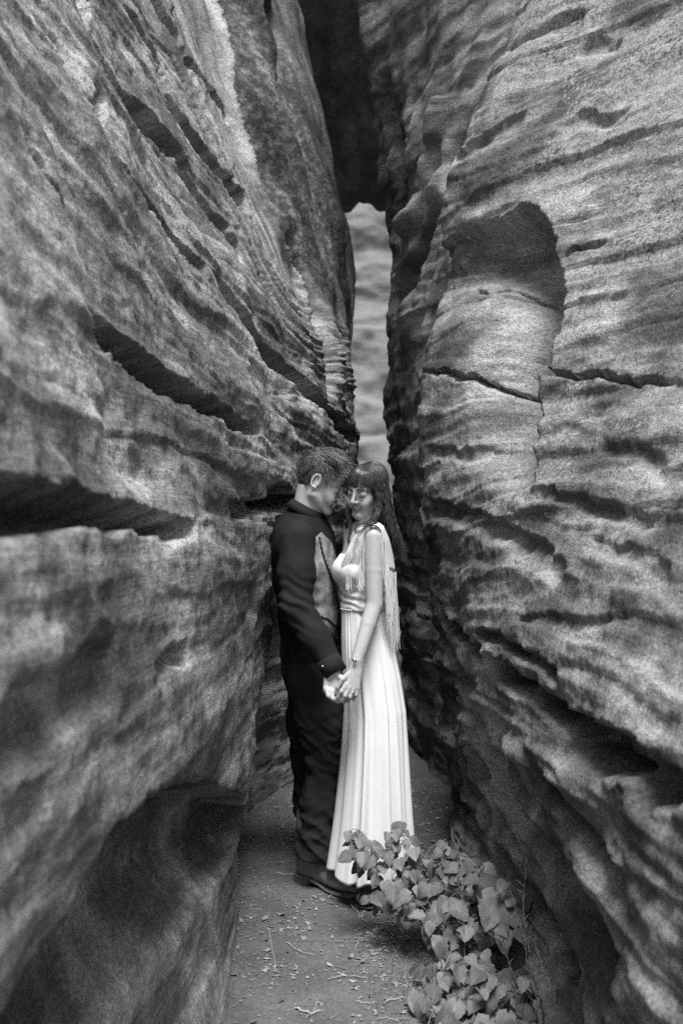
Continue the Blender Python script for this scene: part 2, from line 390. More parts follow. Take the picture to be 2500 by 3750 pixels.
rock_wall_left = build_wall('rock_wall_left', baseL, -1, spaced([(-1.6, 1.0, .06), (1.0, 2.2, .010), (2.2, 4.6, .0095), (4.6, 9.0, .018)]),
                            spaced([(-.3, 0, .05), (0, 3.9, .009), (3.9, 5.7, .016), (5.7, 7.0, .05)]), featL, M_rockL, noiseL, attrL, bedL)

# ---------------- right wall (the near boulder)
YR = [-1.6, 0, 1.0, 1.5, 2.0, 2.5, 3.0, 3.5, 4.0, 4.5, 4.75, 5.1, 5.6, 6.4]
ZR = [-.3, 0, .3, .55, .75, 1.07, 1.5, 2.0, 2.5, 3.0, 3.6, 4.2, 5.0, 6.5]
XR = [
 [.56,.54,.52,.50,.50,.51,.52,.53,.53,.53,.55,.66,.8,1.2],
 [.60,.58,.56,.54,.53,.53,.54,.55,.54,.53,.54,.66,.8,1.2],
 [.72,.70,.68,.66,.65,.64,.63,.60,.55,.50,.51,.63,.8,1.2],
 [.66,.63,.61,.58,.58,.60,.61,.58,.53,.47,.48,.60,.8,1.2],
 [.68,.64,.62,.60,.59,.565,.55,.54,.51,.45,.46,.58,.8,1.2],
 [.90,.84,.78,.72,.66,.60,.57,.53,.48,.42,.43,.56,.8,1.2],
 [1.2,1.15,1.1,1.02,.94,.84,.72,.58,.45,.345,.37,.55,.8,1.2],
 [1.7,1.65,1.6,1.5,1.38,1.22,1.01,.79,.55,.35,.37,.55,.8,1.2],
 [2.2,2.15,2.1,2.0,1.86,1.66,1.40,1.08,.70,.41,.42,.58,.85,1.25],
 [2.7,2.65,2.6,2.5,2.3,2.05,1.75,1.38,.98,.60,.47,.58,.9,1.3],
 [3.2,3.1,3.0,2.9,2.75,2.5,2.18,1.80,1.36,.91,.68,.68,.95,1.4],
 [3.7,3.6,3.5,3.4,3.2,2.95,2.6,2.2,1.72,1.26,1.06,.92,1.1,1.5],
 [4.3,4.2,4.1,4.0,3.8,3.5,3.15,2.7,2.2,1.75,1.5,1.3,1.4,1.8],
 [5.3,5.2,5.1,5.0,4.8,4.5,4.1,3.6,3.1,2.6,2.35,2.15,2.2,2.5]]
baseR = Base(YR, ZR, XR)
featR = [
 # the alcove: roof edge and right hand edge in one line, deepest in the corner
 dict(p=[(2000,1350),(2010,1290),(2040,1180),(2058,1080),(2045,1000),(2020,900),(1985,800),(1950,752),(1900,745),(1830,775),(1740,810),(1640,860)],
      w=.52, d=.23, lip=.013, t='alcove', fade=0, na=.06, nf=2, ),
 dict(p=[(1640,1022),(1700,1015),(1780,1018),(1900,1040),(2040,1052)], w=.02, d=.02, lip=.008, nf=5, flip=True),
 dict(p=[(1540,1350),(1620,1355),(1700,1372),(1780,1385),(1850,1392),(1930,1385),(2000,1365),(2120,1362),(2260,1368),(2480,1372)], w=.028, d=.045, lip=.008, nf=4, flip=True),
 dict(p=[(2050,940),(2110,900),(2150,890),(2230,880)], w=.025, d=.03, lip=.008, flip=True),
 dict(p=[(1640,560),(1700,545),(1790,490),(1850,450),(1940,415)], w=.10, d=.03, lip=.02, nf=6, flip=True),
 dict(p=[(2050,480),(2150,420),(2260,430),(2330,400)], w=.08, d=.025, lip=.02, nf=7, flip=True),
 dict(p=[(1840,180),(1930,120),(2050,60),(2160,30)], w=.12, d=.03, lip=.03, nf=4, flip=True),
 dict(p=[(2100,170),(2180,130),(2280,140)], w=.08, d=.025, lip=.02, nf=4, flip=True),
 dict(p=[(1720,250),(1770,200),(1830,130)], w=.07, d=.07, lip=.02, nf=6, flip=True),
 # middle beds
 dict(p=[(1560,1640),(1700,1650),(1850,1620),(1930,1600),(2080,1560),(2250,1620),(2420,1660)], w=.05, d=.016, lip=.014, nf=5, flip=True),
 dict(p=[(1560,1830),(1690,1865),(1800,1900),(1900,1950),(2000,2000),(2050,2050),(2080,2130)], w=.09, d=.028, lip=.014, nf=4, flip=True),
 dict(p=[(1880,1790),(2050,1800),(2200,1840),(2350,1880),(2500,1900)], w=.05, d=.018, lip=.014, nf=6, flip=True),
 dict(p=[(2330,1640),(2400,1650),(2440,1700),(2500,1720)], w=.07, d=.016, lip=.016, nf=4, flip=True),
 dict(p=[(2130,1960),(2300,2000),(2480,2080)], w=.06, d=.018, lip=.016, nf=4, flip=True),
 # the stacked ledges and the long undercut groove
 dict(p=[(1600,2190),(1660,2270),(1740,2330),(1800,2380)], w=.07, d=.09, lip=.012, nf=4, flip=True),
 dict(p=[(1780,2305),(1880,2350),(1980,2410),(2050,2470)], w=.04, d=.05, lip=.008, nf=4, flip=True),
 dict(p=[(1790,2400),(1880,2450),(1960,2510),(2050,2590),(2120,2640),(2220,2670),(2320,2710),(2420,2790),(2560,2890)], w=[.05,.06,.065,.08,.085,.09,.09,.09,.09], d=.10, lip=.015, nf=4, flip=True),
 dict(p=[(2060,2690),(2200,2760),(2330,2790)], w=.06, d=.05, lip=.02, nf=7, flip=True),
 dict(p=[(1600,2250),(1720,2480),(1850,2800),(2000,3050),(2150,3300),(2300,3600)], w=[.10,.14,.16,.18,.2,.2], d=.05, lip=.02, nf=4, flip=True),
 dict(p=[(1700,2650),(1790,2900),(1900,3130),(2020,3400),(2120,3600)], w=.08, d=.05, lip=.015, nf=5, flip=True),
 dict(p=[(1620,2500),(1700,2780),(1800,3050),(1880,3250)], w=.06, d=.045, lip=.012, nf=5, flip=True),
 dict(p=[(1950,2750),(2080,2960),(2240,3170),(2330,3320)], w=.07, d=.035, lip=.02, nf=5, flip=True),
 dict(p=[(2330,2880),(2400,2900),(2440,2960)], w=.05, d=.06, lip=.015, nf=8, flip=True),
]
for f in featR[1:]: f['p'] = f['p'][::-1]; f['w'] = f['w'][::-1] if isinstance(f['w'], list) else f['w']
for f in featR: f['flip'] = False
def bedR(Y, Z):        # sweeping beds that sag towards the edge of the boulder
    return Z - .10*(Y-3.5)*sstep(2.2, 3.2, Z) + .05*(Y-3.5)*sstep(1.6, 1.0, Z) + .09*fbm(Y*.8, Z*.7, Y*0+12, 3)
def noiseR(X, Y, Z):
    a = strata(X, Y, Z, 61.7, .9, .75, .75, .15, bedR(Y, Z), .7)
    lump = .022*fbm(Y*2.0, Z*3.0, Y*0+77, 3)*(1-.5*sstep(1.7, 2.2, Z))
    # ropy flakes on the shaded foot
    foot = sstep(1.25, .8, Z)
    rope = foot*(.035*perlin(Y*1.0, Z*14+Y*.8, Y*0+4) + .014*perlin(Y*2.2, Z*34+Y, Y*0+6))
    smoothz = 1-.45*sstep(1.65, 1.8, Z)*sstep(2.55, 2.4, Z)*sstep(3.6, 3.9, Y)
    return (a+lump)*smoothz + rope
def attrR(X, Y, Z, px, py):
    li = sstep(-.15, .35, fbm(X*1.6, Y*1.6, Z*1.6, 3)+.55*sstep(2.0, 3.0, Z)*sstep(.45, .95, X)-.18)
    li = li*sstep(1.3, 1.8, Z+.3*X) * (1 - sstep(2060, 1990, px)*sstep(700, 780, py)*sstep(1370, 1330, py)*.9)
    st = sstep(-.1, .4, fbm(X*1.5+3, Y*1.5, Z*2.2, 3))*.8
    st = np.maximum(st*.6, .2*sstep(1.1, .85, Z))  # random blotches, and darker towards the foot
    dots = sstep(.0, .4, fbm(X*2, Y*2, Z*2+40, 2))*.35
    return dict(stain_shade=st, dots=dots, lichen=li)
rock_wall_right = build_wall('rock_wall_right', baseR, 1, spaced([(-1.6, 1.2, .06), (1.2, 2.4, .011), (2.4, 5.0, .0075), (5.0, 6.4, .03)]),
                             spaced([(-.3, 0, .05), (0, 4.3, .0085), (4.3, 6.5, .05)]), featR, M_rockR, noiseR, attrR, bedR)

# ---------------- pillar of the right wall further in
YP = [4.9, 5.3, 5.8, 6.3, 6.8, 7.2, 7.8, 8.6, 10.0]
ZP = [-.3, 0, .8, 1.5, 1.9, 2.6, 3.2, 3.8, 4.3, 4.7, 5.2, 6.2, 7.5]
sil = [.44,.44,.40,.36,.33,.325,.335,.29,.27,.19,.10,.0,-.1]
XP = [[max(s+.42, .62), s+.25, s+.13, s+.05, s+.0, s+.02, s+.18, s+.5, s+1.2] for s in sil]
for i, z in enumerate(ZP):
    lean = max(0, z-3.0)
    XP[i][0] += .42*lean; XP[i][1] += .33*lean; XP[i][2] += .20*lean; XP[i][3] += .10*lean
baseP = Base(YP, ZP, XP, .06, .06)
featP = [dict(p=[(1440,1160),(1480,1060),(1530,960),(1560,860),(1590,700)], w=.12, d=.10, t='groove', na=.4),
         dict(p=[(1500,900),(1560,700),(1610,500),(1660,330)], w=.10, d=.11, t='ridge', na=.4), dict(p=[(1450,1050),(1500,960),(1560,800),(1610,640),(1660,450)], w=.06, d=.06, t='ridge', na=.4),
         dict(p=[(1380,300),(1430,500),(1450,700),(1450,900)], w=.2, d=.12, t='groove', na=.4)]
def noiseP(X, Y, Z):
    up = sstep(2.0, 2.8, Z)
    fl = .07*perlin(Y*3.4+Z*.5, Z*1.0, Y*0+30) + .035*perlin(Y*8+Z*1.5, Z*2.4, Y*0+31)
    bl = .05*perlin(Y*1.4, Z*6, Y*0+35) + .035*(sstep(-.02, .06, perlin(Y*2.2, Z*8.5, Y*0+36))-.5)
    return strata(X, Y, Z, 130.5, .6) + fl*up + .6*bl*(1-.7*up)
def attrP(X, Y, Z, px, py):
    return dict(stain_shade=.3+.5*sstep(6.2, 6.8, Y)*sstep(2.2, 3, Z), dots=0*X, lichen=.5*sstep(0, .4, fbm(X*2, Y*2, Z*2, 3)))  # darker on the upper, farther part of the pillar
build_wall('rock_wall_right_far', baseP, 1, spaced([(4.9, 8.0, .017), (8.0, 10, .05)]), spaced([(-.3, 0, .05), (0, 5.4, .016), (5.4, 7.5, .06)]), featP, M_rockP, noiseP, attrP)

# ---------------- dark roof block jammed across the slot, and the lit wall behind it
def slab(name, x0, x1, z0, z1, yf, mat, amp, seed, step=.04, stain_shade=.7):
    x, z = np.meshgrid(np.arange(x0, x1, step), np.arange(z0, z1, step))
    y = yf(x, z) + amp*fbm(x*1.1, z*1.6, x*0+seed, 4) + .12*amp*perlin(x*.7, z*5, x*0+seed+3)
    V = np.stack([x, y, z], -1).reshape(-1, 3); nz, nx = x.shape; idx = np.arange(nz*nx).reshape(nz, nx)
    F = np.stack([idx[:-1, :-1], idx[:-1, 1:], idx[1:, 1:], idx[1:, :-1]], -1).reshape(-1, 4)
    n = nz*nx
    return tag(mesh_np(name, V, F, mat, attrs=dict(bed=z.ravel(), tone=(.50+.25*(tone_map(x, y, z*.3, seed)-.5)).ravel(), stain_shade=np.full(n, stain_shade), dots=np.zeros(n), lichen=np.full(n, .1))), kind='structure')
nx_, na_ = 90, 110
xx, aa = np.meshgrid(np.linspace(-2.2, 2.6, nx_), np.linspace(0, 2*math.pi, na_, endpoint=False))
cy_, sy_ = np.cos(aa), np.sin(aa)
ry = .75*np.sign(cy_)*np.abs(cy_)**.7; rz = 2.3*np.sign(sy_)*np.abs(sy_)**.7
cyy, czz = 10.9 - .75*rz, 7.75 + rz + .12*xx
nn = 1 + .10*fbm(xx*.9, cyy*.9+ry, czz*1.3, 4)
bv = np.stack([xx, cyy + ry*nn + .1*perlin(xx*1.4, czz*2, xx*0), czz*1.0 + .30*fbm(xx*1.6, czz*.6, xx*0+4, 4)], -1)
idx = np.arange(nx_*na_).reshape(na_, nx_); idn = np.roll(idx, -1, 0)
n_ = nx_*na_
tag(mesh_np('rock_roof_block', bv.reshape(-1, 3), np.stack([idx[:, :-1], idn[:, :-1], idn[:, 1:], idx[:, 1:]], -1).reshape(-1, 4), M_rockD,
    attrs=dict(bed=bv[..., 2].ravel()*.3, tone=tone_map(*[bv[..., i] for i in range(3)], 5.).ravel(), stain_shade=np.full(n_, .7), dots=np.zeros(n_), lichen=np.zeros(n_))), kind='structure')
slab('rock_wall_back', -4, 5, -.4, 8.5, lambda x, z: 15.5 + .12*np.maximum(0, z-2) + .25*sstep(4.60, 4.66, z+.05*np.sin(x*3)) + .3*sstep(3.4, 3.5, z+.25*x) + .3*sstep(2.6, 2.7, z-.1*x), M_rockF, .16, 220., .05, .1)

# ---------------- ground
def ground_h(x, y):
    h = .02*fbm(x*1.7, y*1.7, x*0+3, 3) + .008*fbm(x*9, y*9, x*0+5, 3) + .0025*perlin(x*38, y*38, x*0+9)
    return h - .012
GX = spaced([(-30, -3, 3), (-3, -.9, .12), (-.9, 1.0, .010), (1.0, 3, .12), (3, 30, 3)]); GY = spaced([(-20, 0, 2), (0, 2.6, .1), (2.6, 7.2, .014), (7.2, 16, .12), (16, 60, 4)])
gx, gy = np.meshgrid(GX, GY)
gz = ground_h(gx, gy)
ms = NT('sand'); c = ms.coord()
n1 = ms.noise(c, 3, 5); n2 = ms.noise(c, 70, 5, .7); n3 = ms.noise(c, 300, 2)
v = ms.math('MULTIPLY', ms.ramp(n1, .3, .7, .10, .15), ms.ramp(n2, .3, .7, .75, 1.2))
v = ms.math('MULTIPLY', v, ms.ramp(n3, .35, .7, 1.1, .7)); ms.col(v); ms.b.inputs['Roughness'].default_value = .95; ms.b.inputs['Specular IOR Level'].default_value = .1
ms.setn(ms.bump(n3, .35, .003, ms.bump(n2, .5, .012)))
ny, nx = gx.shape; idx = np.arange(nx*ny).reshape(ny, nx)
tag(mesh_np('ground', np.stack([gx, gy, gz], -1).reshape(-1, 3), np.stack([idx[:-1, :-1], idx[:-1, 1:], idx[1:, 1:], idx[1:, :-1]], -1).reshape(-1, 4), ms.m), kind='structure')
# ================================================================== body modelling tools (implicit surfaces meshed with surface nets)
class Field:
    def __init__(s, lo, hi, h, zsegs=None):
        s.lo = np.array(lo, float); n = np.ceil((np.array(hi)-s.lo)/h).astype(int)+1
        s.ax = [s.lo[i]+np.arange(n[i])*h for i in range(3)]
        if zsegs: s.ax[2] = spaced(zsegs)          # finer slices where skin shows
        s.n = np.array([len(a) for a in s.ax]); s.v = np.full(tuple(s.n), 1.0, np.float32)
    def _sl(s, blo, bhi):
        i0 = [max(0, int(np.searchsorted(s.ax[i], blo[i]))-1) for i in range(3)]; i1 = [min(s.n[i], int(np.searchsorted(s.ax[i], bhi[i]))+1) for i in range(3)]
        sl = tuple(slice(a, b) for a, b in zip(i0, i1))
        return sl, np.ix_(*[s.ax[i][sl[i]].astype(np.float32) for i in range(3)])
    def add(s, prim, k=.01):
        fn, blo, bhi = prim; sl, g = s._sl(np.array(blo)-k-.012, np.array(bhi)+k+.012)
        a = s.v[sl]
        if a.size == 0: return s
        b = fn(*g)
        t = np.clip(.5+.5*(a-b)/k, 0, 1); s.v[sl] = a*(1-t)+b*t-k*t*(1-t); return s
    def cut(s, prim, k=.005):
        fn, blo, bhi = prim; sl, g = s._sl(np.array(blo)-k-.012, np.array(bhi)+k+.012)
        a = s.v[sl]
        if a.size == 0: return s
        b = -fn(*g)
        t = np.clip(.5-.5*(a-b)/k, 0, 1); s.v[sl] = a*(1-t)+b*t+k*t*(1-t); return s
    def warp(s, fn):      # add a function of position near the surface (folds)
        m = np.nonzero(np.abs(s.v) < .04)
        p = [s.ax[i][m[i]] for i in range(3)]
        s.v[m] += fn(*p).astype(np.float32); return s
    def mesh(s, smooth=1):
        v = s.v; sg = v < 0
        c = np.zeros(tuple(s.n-1), np.uint8)
        for a in (0, 1):
            for b in (0, 1):
                for d in (0, 1): c += sg[a:a+c.shape[0], b:b+c.shape[1], d:d+c.shape[2]]
        cell = np.argwhere((c > 0) & (c < 8)); n = len(cell)
        idx = np.full(c.shape, -1, np.int32); idx[tuple(cell.T)] = np.arange(n)
        co = {}
        for a in (0, 1):
            for b in (0, 1):
                for d in (0, 1): co[a, b, d] = v[cell[:, 0]+a, cell[:, 1]+b, cell[:, 2]+d]
        acc = np.zeros((n, 3)); cnt = np.zeros(n)
        for ax in range(3):
            for b in (0, 1):
                for d in (0, 1):
                    k0 = [b, d]; k0.insert(ax, 0); k1 = [b, d]; k1.insert(ax, 1)
                    v0 = co[tuple(k0)]; v1 = co[tuple(k1)]; m = (v0 < 0) != (v1 < 0)
                    t = v0[m]/(v0[m]-v1[m]); p = np.tile(np.array(k0, float), (m.sum(), 1)); p[:, ax] = t
                    acc[m] += p; cnt[m] += 1
        V = cell + acc/cnt[:, None]; V = np.stack([np.interp(V[:, i], np.arange(s.n[i]), s.ax[i]) for i in range(3)], 1)
        Q = []
        for ax in range(3):
            o1, o2 = [(1, 2), (2, 0), (0, 1)][ax]
            sl0 = [slice(None)]*3; sl1 = [slice(None)]*3; sl0[ax] = slice(0, -1); sl1[ax] = slice(1, None)
            e = np.argwhere(sg[tuple(sl0)] != sg[tuple(sl1)])
            ok = (e[:, o1] > 0) & (e[:, o2] > 0) & (e[:, o1] < c.shape[o1]) & (e[:, o2] < c.shape[o2]) & (e[:, ax] < c.shape[ax]); e = e[ok]
            flip = sg[tuple(e.T)]
            def at(d1, d2):
                k = e.copy(); k[:, o1] += d1; k[:, o2] += d2; return idx[tuple(k.T)]
            q = np.stack([at(-1, -1), at(0, -1), at(0, 0), at(-1, 0)], 1)
            q[~flip] = q[~flip][:, ::-1]; Q.append(q)
        Q = np.concatenate(Q); Q = Q[(Q >= 0).all(1)]
        for _ in range(smooth):
            S = np.zeros_like(V); N = np.zeros(n)
            for i in range(4):
                a, b = Q[:, i], Q[:, (i+1) % 4]
                for d in range(3): S[:, d] += np.bincount(a, V[b, d], n) + np.bincount(b, V[a, d], n)
                N += np.bincount(a, minlength=n) + np.bincount(b, minlength=n)
            V = V*.5 + .5*S/np.maximum(N, 1)[:, None]
        return V, Q
def cone(a, b, ra, rb):
    a = np.array(a, np.float32); b = np.array(b, np.float32); ab = b-a; L = float(ab@ab)+1e-9
    def fn(x, y, z):
        t = np.clip(((x-a[0])*ab[0]+(y-a[1])*ab[1]+(z-a[2])*ab[2])/L, 0, 1)
        return np.sqrt((x-a[0]-t*ab[0])**2+(y-a[1]-t*ab[1])**2+(z-a[2]-t*ab[2])**2) - (ra+(rb-ra)*t)
    r = max(ra, rb); return fn, np.minimum(a, b)-r, np.maximum(a, b)+r
def ell(c, r, R=None):
    c = np.array(c, np.float32); r = np.array(r, np.float32); R = np.eye(3) if R is None else np.asarray(R); R = R.astype(np.float32)
    def fn(x, y, z):
        dx, dy, dz = x-c[0], y-c[1], z-c[2]
        k0 = 0; k1 = 0
        for i in range(3):
            q = dx*R[0, i]+dy*R[1, i]+dz*R[2, i]; k0 = k0+(q/r[i])**2; k1 = k1+(q/r[i]**2)**2
        k0 = np.sqrt(k0); return k0*(k0-1)/(np.sqrt(k1)+1e-6)
    ext = np.sqrt(((R*r[None, :])**2).sum(1)); return fn, c-ext, c+ext
def boxp(c, r, R=None, rd=.004):
    c = np.array(c, np.float32); r = np.array(r, np.float32); R = np.eye(3) if R is None else np.asarray(R)
    def fn(x, y, z):
        d = [x-c[0], y-c[1], z-c[2]]; q = [np.abs(d[0]*R[0, i]+d[1]*R[1, i]+d[2]*R[2, i])-(r[i]-rd) for i in range(3)]
        return np.sqrt(sum(np.maximum(k, 0)**2 for k in q)) + np.minimum(np.maximum(np.maximum(q[0], q[1]), q[2]), 0) - rd
    ext = (np.abs(R)*r[None, :]).sum(1); return fn, c-ext, c+ext
def chain(F, pts, rad, k=.006):
    for i in range(len(pts)-1): F.add(cone(pts[i], pts[i+1], rad[i], rad[i+1]), k)
def frame(fwd, up=(0, 0, 1), pitch=0, roll=0):
    """columns: right, forward, up; pitch > 0 looks down, roll > 0 drops the right ear"""
    f = np.array(fwd, float); f /= np.linalg.norm(f); u = np.array(up, float); r = np.cross(f, u); r /= np.linalg.norm(r); u = np.cross(r, f)
    cp, sp = math.cos(pitch), math.sin(pitch); f2 = cp*f-sp*u; u2 = cp*u+sp*f
    cr, sr = math.cos(roll), math.sin(roll); r2 = cr*r-sr*u2; u3 = cr*u2+sr*r
    return np.stack([r2, f2, u3], 1)
class Head:
    def __init__(s, o, R, sc): s.o = np.array(o, float); s.R = R; s.s = sc
    def w(s, x, y, z): return s.o + s.s*(s.R @ np.array([x, y, z], float))
    def loc(s, P): return ((np.asarray(P)-s.o) @ s.R)/s.s
    def grow(s, F, female=False):
        w, S, R = s.w, s.s, s.R
        E = lambda c, r, k=.012: F.add(ell(w(*c), np.array(r)*S, R), k*S)
        C = lambda a, b, ra, rb, k=.008: F.add(cone(w(*a), w(*b), ra*S, rb*S), k*S)
        X = lambda c, r, k=.006: F.cut(ell(w(*c), np.array(r)*S, R), k*S)
        E((0, -.018, .037 if female else .045), (.073, .094, .077 if female else .088)); E((0, .022, .030 if female else .035), (.066, .066, .066), .03)
        E((0, .032, -.030), (.058 if not female else .056, .058, .066), .03)
        jw = .050 if female else .056
        for q in (-1, 1):
            C((q*jw, .0, -.055), (q*.016, .072, -.099), .019, .015, .022)
            E((q*.039, .057, -.028), (.021, .022, .022), .02)           # cheek
            E((q*.034, .070, -.050), (.016, .018, .020), .02)
            C((q*.012, .086 if female else .088, .027), (q*.046, .068, .025), .005 if female else .008, .005 if female else .008, .014)   # brow
        E((0, .078, -.100), (.017, .014, .014), .02)                     # chin
        for q in (-1, 1): X((q*.032, .1045, .006), (.018, .017, .011), .018)   # eye sockets
        for q in (-1, 1): E((q*.032, .0745, .002), (.0165, .0145, .0125), .007)   # closed lids over the eyes
        # nose
        n = 1.0 if female else 1.06
        C((0, .088, .018), (0, .089+.022*n, -.026), .0075, .0085, .010); E((0, .091+.021*n, -.030), (.0095, .0095, .0085), .006)
        for q in (-1, 1): E((q*.0115, .098, -.033), (.0072, .010, .0068), .005)
        for q in (-1, 1): X((q*.006, .102, -.0415), (.004, .005, .003), .003)
        # mouth, corners raised
        cz, mw = (.008, .033) if female else (.003, .023)
        for q in (-1, 1):
            C((0, .0930, -.0610), (q*mw*.9, .079, -.0640+cz), .0050, .0022, .005)
            C((0, .0915, -.0715), (q*mw*.8, .079, -.0675+cz), .0060, .0025, .005)
            F.cut(cone(w(0, .0980, -.0663), w(q*mw*.55, .0935, -.0660+cz*.45), .0016*S, .0015*S), .003*S)
            F.cut(cone(w(q*mw*.55, .0935, -.0660+cz*.45), w(q*mw*1.1, .0805, -.0655+cz*1.25), .0015*S, .0013*S), .003*S)
            E((q*.036, .068, -.042), (.011, .011, .012), .02)             # raised cheeks
        X((0, .098, -.083), (.014, .009, .006), .010)
        # ears: bowl with a rim
        for q in (-1, 1):
            th = np.linspace(-.5*math.pi, 1.25*math.pi, 22)
            rim = [w(q*(.077+.006*math.cos(t*.5)), -.012-.017*math.cos(t), .004+.029*math.sin(t)) for t in th]
            E((q*.074, -.010, .002), (.006, .015, .027), .006)
            X((q*.084, -.008, .004), (.007, .008, .016), .004)
            for a, b in zip(rim[:-1], rim[1:]): F.add(cone(a, b, .0042*S, .0042*S), .004*S)
            E((q*.074, -.004, -.027), (.006, .008, .008), .006)
    def lip(s, V, female):
        L = s.loc(V); x, y, z = L.T; cz, mw = (.008, .033) if female else (.003, .023)
        zc = -.0663+cz*(np.abs(x)/mw)**1.5
        u = np.clip(1-(np.abs(x)/mw)**2, 0, None)
        up = (z-zc)/(.0085*np.sqrt(u)+1e-5); dn = (zc-z)/(.0105*np.sqrt(u)+1e-5)
        return np.where((y > .07) & (u > 0), np.clip(1.5-np.maximum(up, dn)*1.3, 0, 1), 0)
def flow(roots, nrm, comb, length, nseg, head, offset, cran, wave=0, seed=0, jit=.1, keep=True):
    """strands in head space that start at the scalp and lie along comb(pos); kept outside the skull ellipsoids"""
    rg = np.random.default_rng(seed); n = len(roots); p = roots.copy(); out = [p.copy()]
    d = nrm*.55 + comb(p)*.6 + rg.normal(size=p.shape)*jit; d /= np.linalg.norm(d, axis=1)[:, None]
    step = (length/nseg)[:, None]; ph = rg.random((n, 3))*6.28
    for i in range(nseg):
        c = comb(p) + rg.normal(size=p.shape)*jit*.5
        d = d*.55 + c*.45; d /= np.linalg.norm(d, axis=1)[:, None]+1e-9
        p = p + d*step
        if wave: p = p + wave*(i/nseg)*np.sin(ph + i*.9)
        for (cc, rr) in cran:
            q = (p-cc)/(rr+offset[:, None]); k = np.linalg.norm(q, axis=1); ins = k < 1
            p[ins] = cc + (q[ins]/k[ins][:, None])*(rr+offset[:, None])[ins]
        out.append(p.copy())
    return np.stack(out, 1)
def strands_mesh(name, paths, r0, mat, parent, sides=3, taper=True):
    n, m, _ = paths.shape
    r = np.asarray(r0).reshape(-1, 1)*(np.linspace(1, .04, m)[None, :]**.7 if taper else np.ones((1, m)))
    r = np.broadcast_to(r, (n, m))
    V, Fq = sweep(list(paths), list(r), sides)
    return mesh_np(name, V, Fq, mat, parent)
def in_poly(px, py, poly):
    poly = np.asarray(poly, float); ins = np.zeros(len(px), bool); j = len(poly)-1
    for i in range(len(poly)):
        xi, yi = poly[i]; xj, yj = poly[j]
        with np.errstate(divide='ignore', invalid='ignore'):
            c = ((yi > py) != (yj > py)) & (px < (xj-xi)*(py-yi)/(yj-yi+1e-12)+xi)
        ins ^= c; j = i
    return ins
def sub_mesh(V, Q, mask):
    q = Q[mask]; u, inv = np.unique(q, return_inverse=True); return V[u], inv.reshape(-1, 4)
def project(V): return 1250+FPX*V[:, 0]/V[:, 1], 1875-FPX*(V[:, 2]-CAMZ)/V[:, 1]
# ================================================================== PEOPLE
def skin_mat(name, v):
    s = NT(name); c = s.coord(); n = s.noise(c, 60, 4)
    base = s.math('MULTIPLY', s.ramp(n, .3, .7, .93, 1.06), v)
    s.col(s.mix(s.attr('lip'), base, v*.62)); s.b.inputs['Roughness'].default_value = .5; s.b.inputs['Specular IOR Level'].default_value = .35
    s.setn(s.bump(s.noise(c, 500, 2), .12, .001)); return s.m
M_skinM = skin_mat('skin_man', .50); M_skinW = skin_mat('skin_woman', .43)
def hair_mat(name, v, rough):
    s = NT(name); c = s.coord((1, 1, 1)); n = s.noise(c, 90, 3)
    s.col(s.math('MULTIPLY', s.ramp(n, .3, .7, .5, 1.6), v)); s.b.inputs['Roughness'].default_value = rough; s.b.inputs['Specular IOR Level'].default_value = .55; return s.m
M_hairM = hair_mat('hair_man', .11, .32); M_hairW = hair_mat('hair_woman', .045, .30)
M_hairMd = hair_mat('hair_man_under', .035, .6); M_hairWd = hair_mat('hair_woman_under', .014, .6)
M_shirt = plain('black_cotton', .015, .85, .15, 220, .2, .001, spec=.2)
M_vestb = plain('vest_cloth', .010, .8, .15, 180, .2, .001, spec=.2)
M_trous = plain('dark_denim', .021, .9, .3, 300, .35, .0015, spec=.15)
M_boot = plain('boot_leather', .16, .5, .25, 30, .15, .002); M_sole = plain('boot_sole', .12, .7, .2, 60)
M_lace = plain('black_lace', .008, .7, .3, 200)
s = NT('satin_paisley'); c = s.coord()
vo = s.n('ShaderNodeTexVoronoi', feature='SMOOTH_F1'); vo.inputs['Scale'].default_value = 26; s.l(s.noise(c, 9, 3), vo.inputs['Vector']) if False else s.l(c, vo.inputs['Vector'])
pz = s.ramp(s.math('ADD', vo.outputs['Distance'], s.math('MULTIPLY', s.noise(c, 55, 4), .5)), .45, .75)
s.col(s.math('MULTIPLY', s.mix(pz, .16, .27), s.ramp(s.noise(c, 11, 3), .35, .65, .55, 1.15))); s.b.inputs['Roughness'].default_value = .36; s.b.inputs['Specular IOR Level'].default_value = .6
s.setn(s.bump(s.noise(c, 16, 3), .5, .012)); M_satin = s.m
M_dress = plain('white_satin', .77, .62, .02, 30, 0); M_fringe = plain('white_fringe', .72, .6, .05, 60)
M_metal = plain('silver', .6, .25, .05, 20); M_metal.node_tree.nodes['Principled BSDF'].inputs['Metallic'].default_value = 1
M_lash = plain('lashes', .012, .6)

GH = lambda x, y: float(ground_h(np.array([x]), np.array([y]))[0])

